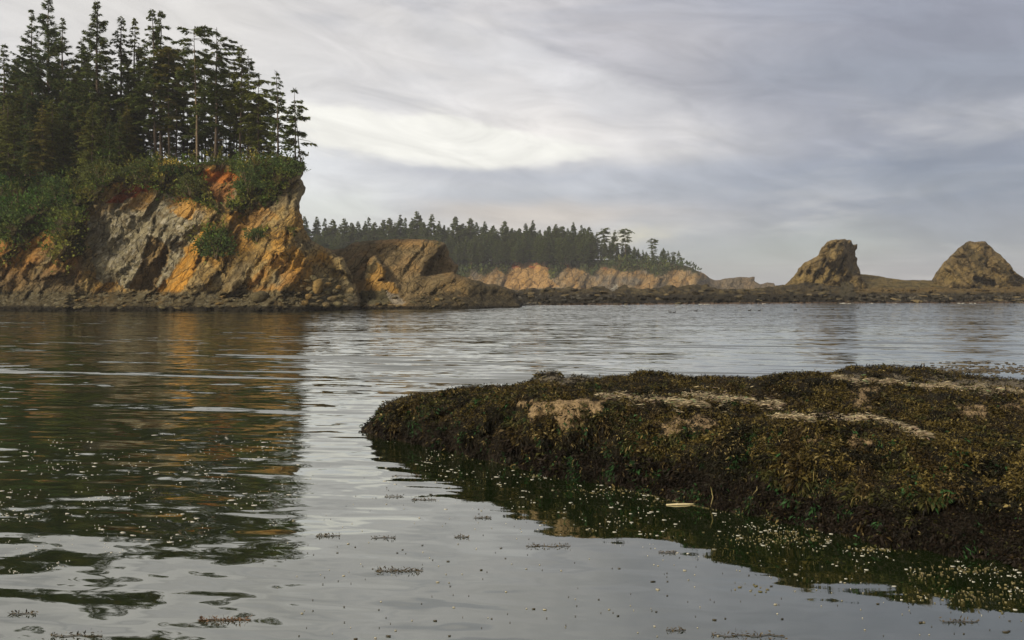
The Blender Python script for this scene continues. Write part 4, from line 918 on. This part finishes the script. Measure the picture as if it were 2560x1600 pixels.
BARE1 = [[(1305, 1018), (1360, 1000), (1440, 996), (1500, 1002), (1490, 1030), (1470, 1070), (1430, 1078), (1400, 1045), (1340, 1040)], [(1620, 1075), (1670, 1048), (1740, 1036), (1810, 1040), (1790, 1065), (1720, 1080), (1640, 1100)], [(2125, 1010), (2150, 970), (2180, 965), (2175, 985), (2160, 1025)], [(2380, 1020), (2440, 1010), (2480, 1030), (2440, 1050), (2400, 1045)], [(2500, 1000), (2560, 1005), (2560, 1040), (2520, 1030)], [(2020, 1085), (2080, 1080), (2060, 1100), (2010, 1105)], [(2140, 1100), (2200, 1098), (2160, 1120), (2120, 1112)]]
BARE2 = [[(1335, 965), (1345, 945), (1372, 934), (1405, 945), (1470, 944), (1455, 955), (1380, 960)], [(2110, 935), (2160, 932), (2160, 948), (2100, 950)], [(2290, 952), (2340, 946), (2600, 952), (2600, 975), (2400, 970)], [(2225, 940), (2262, 940), (2262, 952), (2230, 955)]]
def bare_mask(sx, sv, V, PX, tq):
    x = sx + fbm(V[:, 0] * 5, V[:, 1] * 5, V[:, 2] * 5, 5, 180) * 60; y = sv + fbm(V[:, 0] * 5, V[:, 1] * 5, V[:, 2] * 5, 5, 181) * 34
    a = np.zeros(len(V)); b = np.zeros(len(V))
    for p in BARE1: a = np.maximum(a, inpoly(x, y, p))
    for p in BARE2: b = np.maximum(b, inpoly(x, y, p))
    return a, b
NV, NT_, NPX, NBARE = near_rock()
def rockweed():
    rg = np.random.default_rng(21); nt, nx, _ = NV.shape
    n = 96000
    P4 = NV; e1 = P4[1:, :-1] - P4[:-1, :-1]; e2 = P4[:-1, 1:] - P4[:-1, :-1]; nr = np.cross(e2, e1); nrn = norm(nr)
    nrn[nrn[..., 2] < 0] *= -1
    cen = P4[:-1, :-1]; sx = 1280 + F * cen[..., 0] / cen[..., 1]; sv = VH + (CAM_H - cen[..., 2]) / cen[..., 1] * F
    view = norm(np.array([0, 0, CAM_H]) - cen); fac = np.clip((nrn * view).sum(-1), 0.12, 1)
    wgt = np.linalg.norm(nr, axis=-1) * fac / (cen[..., 1] ** 1.5)
    bare = (NBARE[0].reshape(nt, nx)[:-1, :-1] + NBARE[1].reshape(nt, nx)[:-1, :-1]) > .5
    wgt *= np.where(bare, 0.13, 1) * (cen[..., 2] > 0.0) * (sx < 3100)
    tuft = fbm(cen[..., 0] * 3.2, cen[..., 1] * 3.2, cen[..., 2] * 3.2, 3, 190)
    wgt *= 1.0 + sstep(tuft, -.25, .25)
    w = wgt.ravel() / wgt.sum(); k = rg.choice(w.size, n, p=w)
    pos = cen.reshape(-1, 3)[k] + e1.reshape(-1, 3)[k] * rg.uniform(size=(n, 1)) + e2.reshape(-1, 3)[k] * rg.uniform(size=(n, 1)); N = nrn.reshape(-1, 3)[k]; tf = tuft.ravel()[k]; zz = pos[:, 2]
    # each clump: several forked fronds hanging down the slope
    steep = 1 - N[:, 2]
    x3, y3, z3 = pos.T
    kind = fbm(x3 * 1.4, y3 * 1.4, z3 * 1.4, 3, 191); k2 = fbm(x3 * 3.5, y3 * 3.5, z3 * 3.5, 2, 192)
    dark, brown, gold, green, olive = map(np.array, ((.014, .013, .006), (.052, .036, .013), (.100, .074, .020), (.024, .060, .018), (.048, .047, .014)))
    C = np.where(kind[:, None] > 0, olive, dark); C = np.where(((k2 + kind * .4) > .10)[:, None], brown, C)
    C = np.where(((steep < .5) & (zz > .62 + .5 * fbm(x3 * .9, y3 * .9, z3, 3, 196)) & (fbm(x3 * 2.3, y3 * 2.3, z3, 3, 193) > .02))[:, None], gold, C)
    gm = (fbm(x3 * 3.6, y3 * 3.6, z3 * 3.6, 3, 194) > .17) & (steep > .3) & (rg.uniform(size=n) < .38); C = np.where(gm[:, None], green, C)
    lowm = (zz < .48 + .6 * fbm(x3 * 1.1, y3, z3, 3, 195)) & ~gm & (rg.uniform(size=n) < .85); C = np.where(lowm[:, None], (.017, .012, .008), C); mixr = rg.uniform(size=n); C = np.where(((mixr < .3) & ~gm)[:, None], (.012, .010, .006), C); C = np.where(((mixr > .93) & ~lowm)[:, None], (.17, .13, .05), C)
    down = np.array([0, 0, -1.0]) - N * (-N[:, 2:3]); down = norm(down + 1e-6)
    Vs, Fs, Cs, off = [], [], [], 0
    for j in range(5):
        D = norm(N * rg.uniform(.15, .8, (n, 1)) + down * rg.uniform(.0, .9, (n, 1)) * (0.35 + steep[:, None]) + rg.normal(size=(n, 3)) * .6)
        S = norm(np.cross(D, N) + rg.normal(size=(n, 3)) * .5)
        sc = np.clip(.7 + tf, .5, 1.3); L = rg.uniform(.035, .10, n) * sc * (1 + .6 * np.clip(steep, 0, 1)); W = L * rg.uniform(.2, .45, n)
        V, Fq = blades(pos + N * .015 + N * (np.clip(tf, 0, .5)[:, None] * .10 * rg.uniform(size=(n, 1))) + rg.normal(size=(n, 3)) * .02, D, S, L, W, L * .25)
        Vs.append(V); Fs.append(Fq + off); off += len(V); Cs.append(np.repeat(C * rg.uniform(.35, 1.7, (n, 1)), 4, 0))
    tag(mesh_obj('rockweed', np.concatenate(Vs), [np.concatenate(Fs)], M_WEED, None, np.concatenate(Cs), smooth=False), 'brown, golden and green rockweed carpeting the front rock shelf', 'seaweed', None, 'stuff')
rockweed()
def ray_to_near(px, v):
    """point of the front rock seen along a column at row v"""
    j = int(np.clip(np.searchsorted(NPX, px), 0, len(NPX) - 1)); c = NV[:, j]; sv = VH + (CAM_H - c[:, 2]) / c[:, 1] * F
    k = np.where(sv <= v)[0]; k = k[0] if len(k) else len(sv) - 1; return c[k].copy()
def straw(name, pts, width, n, label, seed):
    rg = np.random.default_rng(seed); pts = np.array(pts, float); t = rg.uniform(0, 1, n); cum = np.linspace(0, 1, len(pts))
    t = t[(fbm(t * 9 + seed, t * 0, 0, 3, seed) + rg.uniform(-.35, .35, n)) > -.25]; n = len(t); px = np.interp(t, cum, pts[:, 0]); v = np.interp(t, cum, pts[:, 1]); wd = width * np.interp(t, [0, .2, .8, 1], [.5, 1, 1, .4]) * (0.5 + 0.5 * (fbm(px / 30, px * 0, 0, 2, seed) + .5))
    v = v + (fbm(px / 18, px * 0, 4, 3, seed + 3) * 9) + rg.standard_t(2.2, n).clip(-6, 6) * wd * .42
    P = np.array([ray_to_near(a, b) for a, b in zip(px, v)]); P[:, 2] += rg.uniform(.0, .075, n)
    th = rg.normal(size=n) * .75 + fbm(px / 20, v / 8, 0, 2, seed) * 1.5; D = norm(np.stack([np.cos(th), np.sin(th) * .8, rg.normal(size=n) * .12], 1)); S = norm(np.cross(D, np.array([0, 0, 1.])) + rg.normal(size=(n, 3)) * .4)
    L = rg.uniform(.05, .17, n); C = np.array((.60, .49, .29)) * rg.uniform(.25, 1.15, (n, 1)); C[rg.uniform(size=n) < .15] = (.42, .30, .22); C[rg.uniform(size=n) < .05] = (.25, .36, .16)
    V, Fq = blades(P, D, S, L, rg.uniform(.008, .022, n)); tag(mesh_obj(name, V, [Fq], M_STRAW, None, np.repeat(C, 4, 0), smooth=False), label, 'sea grass', None, 'stuff')
straw('bleached_surfgrass', [(1480, 994), (1560, 1000), (1640, 1008), (1700, 1014), (1760, 1020)], 8, 5600, 'bleached straw-coloured surfgrass lying across the rock shelf left of its middle', 31)
straw('bleached_surfgrass', [(1920, 1050), (2000, 1052), (2080, 1054), (2170, 1054), (2230, 1066), (2270, 1085), (2305, 1098)], 6, 7000, 'winding pale surfgrass strip on the front hump of the rock shelf', 32)
straw('bleached_surfgrass', [(2075, 952), (2160, 957), (2260, 967), (2360, 972), (2460, 980), (2570, 988)], 6, 7600, 'long pale surfgrass strip along the back ridge of the rock shelf at the right', 33)
straw('bleached_surfgrass', [(1700, 992), (1760, 1000), (1820, 1004), (1880, 1010), (1950, 1022)], 16, 3400, 'patchy tan surfgrass between the two humps of the rock shelf', 34)

# kelp stalks hanging on the rock
def kelp(px, v0, v1, sway, label):
    a = ray_to_near(px, v0); b = ray_to_near(px + sway, v1); m = (a + b) / 2 + np.array([.03, -.06, .0]); a[1] -= .08; b[1] -= .10; m[1] -= .06
    Vt, Ft = tube([a, a * .6 + m * .4, m, m * .4 + b * .6, b], [.004, .008, .009, .007, .003], 6)
    tag(mesh_obj('kelp_stalk', Vt, [Ft], mat_plain('kelp', (.16, .125, .04), .4, 20.0), None), label, 'kelp')
kelp(2010, 1132, 1205, 8, 'long upright yellowish kelp stalk on the dark face of the rock shelf')
kelp(1768, 1215, 1268, 2, 'short yellow kelp stalk hanging down to the water from the rock shelf')
kelp(1884, 1208, 1238, -9, 'short pinkish kelp stalk slanting left on the rock face')

# ------------------------------------------------------------------ floating things
M_FOAM = mat_plain('foam', (.40, .38, .32), .6, 3.0, .5)
def flat_bits(name, px, v, size, mat, label, cat, seed, asp=1.0, z=.003, col=None, thick=.003):
    rg = np.random.default_rng(seed); n = len(px); Y = CAM_H * F / (v - VH); X = (px - 1280) / F * Y
    an = np.linspace(0, 2 * math.pi, 7)[:-1]; V = np.empty((n, 12, 3)); th = rg.uniform(-.3, .3, n)
    for k, a in enumerate(an):
        r = size * rg.uniform(.6, 1.3, n); dx = np.cos(a) * r * asp; dy = np.sin(a) * r
        for q, zz in ((0, thick), (6, -thick)):
            V[:, k + q, 0] = X + dx * np.cos(th) - dy * np.sin(th); V[:, k + q, 1] = Y + dx * np.sin(th) + dy * np.cos(th); V[:, k + q, 2] = z + zz
    b = (np.arange(n) * 12)[:, None]; top = b + np.arange(6)[None]; i = np.arange(6); j = (i + 1) % 6
    side = (b[:, :, None] + np.stack([i + 6, j + 6, j, i], 1)[None]).reshape(-1, 4)
    o = mesh_obj(name, V.reshape(-1, 3), [top, side], mat, None, None if col is None else np.repeat(col, 12, 0), smooth=False)
    return tag(o, label, cat, None, 'stuff')
def foam():
    rg = np.random.default_rng(41); px, v = [], []
    n = 620; a = rg.uniform(-60, 760, n * 3); b = rg.uniform(1085, 1440, n * 3); k = (fbm(a / 70, b / 30, 0, 3, 200) + rg.uniform(-.2, .2, n * 3) > .06) & (b < 1450 - (a / 760) * 150) ; a, b = a[k][:n], b[k][:n]
    flat_bits('foam_flecks', a, b, (.0025 + .017 * rg.uniform(size=len(a)) ** 6) * (CAM_H * F / (b - VH) / 12), M_FOAM, 'white foam flecks floating on the dark green reflection', 'foam', 42, 2.6)
    a = rg.uniform(960, 2560, 1000); b = np.interp(a, KPa, WL) + rg.exponential(60, 1000) + 3; k = (b < np.interp(a, KPa, WL) + 150) & (fbm(a / 60, b / 22, 0, 3, 201) > .0); a, b = a[k], b[k]
    flat_bits('foam_flecks', a, b, (.0022 + .014 * rg.uniform(size=len(a)) ** 6) * (CAM_H * F / (b - VH) / 12), M_FOAM, 'white foam flecks floating close along the front rock shelf', 'foam', 43, 2.4)
    M_BITS = mat_leaf('floating_weed', .5, .3, 0, .3, 8)
    c = []
    for cx, cy, sx_, sy_, m in ((1190, 1146, 60, 6, 50), (1345, 1189, 22, 3, 30), (1560, 1225, 80, 6, 90), (1700, 1248, 60, 6, 70), (1990, 1342, 60, 14, 150), (1870, 1350, 45, 12, 50), (2190, 1372, 40, 4, 60), (2330, 1430, 40, 12, 70), (2450, 1425, 30, 5, 50), (2400, 1490, 90, 10, 90), (1880, 1470, 20, 6, 16), (2530, 1490, 40, 30, 50)):
        c.append(np.stack([rg.normal(cx, sx_, m), rg.normal(cy, sy_, m)], 1))
    c = np.concatenate(c); cc = np.array((.20, .16, .07)) * rg.uniform(.5, 1.3, (len(c), 1)); cc[rg.uniform(size=len(c)) < .3] = (.12, .10, .03)
    flat_bits('floating_scum', c[:, 0], np.maximum(c[:, 1], np.interp(c[:, 0], KPa, WL) + 2), (.003 + .011 * rg.uniform(size=len(c)) ** 3), M_BITS, 'yellowish scraps of seaweed drifting against the front rock shelf', 'seaweed scraps', 44, 1.7, .006, cc)
    a = rg.uniform(650, 2560, 520); b = rg.uniform(1120, 1600, 520); wl = np.interp(a, KPa, WL); k = (b > wl + 20) | (a < 905); a, b = a[k], b[k]
    cc = np.where(rg.uniform(size=(len(a), 1)) < .55, np.array((.04, .03, .012)), np.array((.36, .32, .22))) * rg.uniform(.6, 1.3, (len(a), 1))
    flat_bits('drifting_specks', a, b, (.003 + .010 * rg.uniform(size=len(a)) ** 4), M_BITS, 'tiny dark and pale specks drifting on the open water in front', 'debris', 45, 2.2, .006, cc)
    return M_BITS
M_BITS = foam()
def weed_raft(px, v, wpx, label, seed, n=60, colr=(.05, .035, .014)):
    rg = np.random.default_rng(seed); Y = CAM_H * F / (v - VH); s = Y / F; w = wpx * s
    p = np.stack([rg.uniform(-.5, .5, n) * w, rg.normal(size=n) * w * .12, rg.uniform(0, .01, n)], 1)
    D = norm(rg.normal(size=(n, 3)) * np.array([1, .6, .0]) + np.array([0, 0, 1]) * rg.uniform(.0, 1.1, (n, 1))); S = norm(np.cross(D, rdir(n, rg))); L = rg.uniform(.015, .055, n)
    p[:, 1] *= .6; V, Fq = blades(p, D, S, L, L * rg.uniform(.2, .4, n)); xs = np.linspace(-.5, .5, 12) * w; sv, sf = tube(np.stack([xs, np.sin(xs * 23 + seed) * w * .03, xs * 0 + .002], 1), np.full(12, .004), 4); Fq = np.concatenate([Fq, sf + len(V)]); colr = np.array(colr); V = np.concatenate([V, sv]); o = mesh_obj('floating_seaweed', V, [Fq], M_BITS, None, np.concatenate([np.repeat(colr * rg.uniform(.6, 1.6, (n, 1)), 4, 0), np.tile(colr, (len(sv), 1))]), smooth=False)
    o.location = (((px - 1280) / F) * Y, Y, .004); tag(o, label, 'seaweed', 'loose rafts of seaweed drifting on the water')
RAFTS = [(998, 1428, 120, 'longest raft of brown seaweed drifting in open water below the middle', 150), (560, 1550, 130, 'frayed seaweed raft at the bottom left with reddish sprigs', 120), (1060, 1250, 60, 'sprigs of seaweed sticking upright out of the pale water left of the rock reflection', 50), (985, 1242, 45, 'small seaweed raft just left of the upright sprigs', 40), (1205, 1295, 40, 'compact dark seaweed tuft under the stepped edge of the rock reflection', 40), (960, 1345, 60, 'scattered pair of seaweed sprigs above the longest raft', 40), (1155, 1343, 36, 'small dark seaweed sprig right of the scattered pair', 26), (1370, 1366, 110, 'thin straggling line of seaweed below the rock reflection', 60), (1670, 1382, 46, 'seaweed tuft at the dark rounded tip of the rock reflection', 34), (820, 1340, 60, 'dark seaweed scraps near the edge of the tree reflection', 46), (60, 1535, 60, 'reddish seaweed tuft at the far bottom left over the thin dark ripples', 50), (190, 1590, 130, 'seaweed fringe cut by the bottom edge at the left', 60), (2400, 1555, 90, 'thin brown seaweed patch at the bottom right', 40), (1870, 1590, 180, 'upright seaweed sprigs cut by the bottom edge right of the middle', 70), (1015, 1190, 70, 'faint thin seaweed line nearest the tip of the rock shelf', 30), (1690, 1576, 50, 'small seaweed tuft near the bottom edge right of centre', 26)]
for i, (px, v, w, lab, n) in enumerate(RAFTS): weed_raft(px, v, w, lab, 700 + i, n, (.05, .035, .014) if i != 1 else (.10, .05, .02))
# thin drift stick beside the rock
p = at(1700, 1263, CAM_H * F / (1263 - VH)); Vt, Ft = tube([[-.22, .01, 0], [-.08, 0, .006], [.1, .02, .004], [.24, .05, 0]], [.008, .014, .013, .006], 7)
st = mesh_obj('driftwood_stick', Vt, [Ft], mat_plain('driftwood', (.62, .52, .30), .8, 20.0), None); st.location = (p[0], p[1], .008); tag(st, 'pale bleached stick floating along the foot of the rock shelf', 'driftwood')
# kelp bed at the far right behind the rock
def kelpbed():
    rg = np.random.default_rng(51); n = 520; a = rg.uniform(2300, 2700, n); b = 926 + rg.normal(size=n) * 3.5 + (rg.uniform(size=n) < .3) * rg.uniform(-20, 0, n)
    cc = np.array((.06, .045, .022)) * rg.uniform(.5, 1.5, (n, 1)); flat_bits('kelp_bed', a, b, rg.uniform(.015, .05, n), M_BITS, 'brown kelp bed breaking the surface behind the right end of the rock shelf', 'kelp', 52, 2.2, .01, cc, .012)
kelpbed()

# ------------------------------------------------------------------ water birds
def make_bird():
    import bmesh
    V, Fc = icos(2); B = V * np.array([.24, .11, .09]); B[:, 2] += .05; B[:, 2] += np.clip(-B[:, 0] - .12, 0, 1) * .5
    H_ = V * .055; H_ += np.array([.25, 0, .23])
    nk, nf = tube([[.17, 0, .08], [.21, 0, .15], [.24, 0, .21]], [.05, .036, .034], 8)
    bk, bf = tube([[.29, 0, .23], [.34, 0, .225], [.38, 0, .22]], [.018, .012, .003], 5)
    root = empty('water_bird'); Vb, Fb = merge([(B, Fc), (H_, Fc)]); m = mat_plain('feathers', (.035, .032, .03), .7, 20)
    o = mesh_obj('body', np.concatenate([Vb, nk]), [Fb, nf + len(Vb)], m, root); mesh_obj('beak', bk, [bf], mat_plain('beak', (.25, .2, .08), .5, 20), root); return root
bird0 = make_bird(); BL = [(1873, 777, 'dark water bird, left one of the three in a loose line off the reef'), (1898, 777, 'dark water bird swimming close right of another, middle of the loose line'), (1989, 776, 'single dark water bird below the left foot of the leaning sea stack'), (2081, 774, 'faint small water bird halfway between two others below the leaning stack'), (2143, 771, 'dark water bird nearest the open gap between the two stacks'), (1676, 781, 'left bird of the close pair floating off the reef'), (1685, 782, 'right bird of the close pair floating off the reef'), (1739, 778, 'lone bird right of the close pair off the reef')]
for i, (px, v, lab) in enumerate(BL):
    b_ = bird0 if i == 0 else copy_tree(bird0); Y = CAM_H * F / (v - VH); b_.location = ((px - 1280) / F * Y, Y, 0); b_.rotation_euler = (0, 0, (0, 0.3, 3.1, .2, 0, 3.0, .2, 0)[i]); tag(b_, lab, 'bird', 'dark water birds off the reef')
# burst of white spray in a notch of the reef
def spray():
    rg = np.random.default_rng(61); n = 260; t = rg.uniform(0, 1, n); px = 1531 + t * 10 + rg.normal(size=n) * 2.5; v = 727 - t * 12 + rg.normal(size=n) * 2.0 + (rg.uniform(size=n) < .25) * 5
    P = np.array([at(a, b, 172.0) for a, b in zip(px, v)]); P[:, 1] += rg.normal(size=n) * .4; D = rdir(n, rg); S = norm(np.cross(D, rdir(n, rg)))
    V, Fq = blades(P, D, S, rg.uniform(.12, .4, n), rg.uniform(.06, .2, n)); tag(mesh_obj('sea_spray', V, [Fq], M_FOAM, None, None, smooth=False), 'small burst of white spray in a notch of the reef crest', 'spray', None, 'stuff')
spray()
def surf():
    rg = np.random.default_rng(62); n = 260; a = rg.uniform(1650, 2500, n); b = np.interp(a, [1650, 2100, 2500], [760.5, 758, 757.5]) + rg.normal(size=n) * .5; k = fbm(a / 22, a * 0, 0, 2, 210) > .18; a, b = a[k], b[k]
    flat_bits('surf_line', a, b, rg.uniform(.06, .16, len(a)), M_FOAM, 'broken white line of surf along the foot of the reef', 'foam', 63, 3.0, .02, None, .02)
surf()

# ------------------------------------------------------------------ haze
def haze():
    x0, x1, y0, y1, z0, z1 = -1700, 1700, -70, 2500, -2.0, 64.0
    V = [(x, y, z) for z in (z0, z1) for y in (y0, y1) for x in (x0, x1)]
    Fq = [(0, 2, 3, 1), (4, 5, 7, 6), (0, 1, 5, 4), (2, 6, 7, 3), (0, 4, 6, 2), (1, 3, 7, 5)]
    m = bpy.data.materials.new('haze_air'); m.use_nodes = True; m.node_tree.nodes.clear(); w = NT(m.node_tree); out = w.new('ShaderNodeOutputMaterial'); v = w.new('ShaderNodeVolumePrincipled')
    v.inputs['Color'].default_value = (.95, .95, .95, 1); v.inputs['Density'].default_value = 0.00024; w.l.new(v.outputs[0], out.inputs['Volume'])
    tag(mesh_obj('haze', np.array(V, float), [np.array(Fq)], m, None, None, smooth=False), 'thin pale sea haze softening the far point', 'haze', None, 'stuff')
haze()
scene.cycles.max_bounces = 6; scene.cycles.volume_bounces = 0; scene.cycles.use_denoising = True
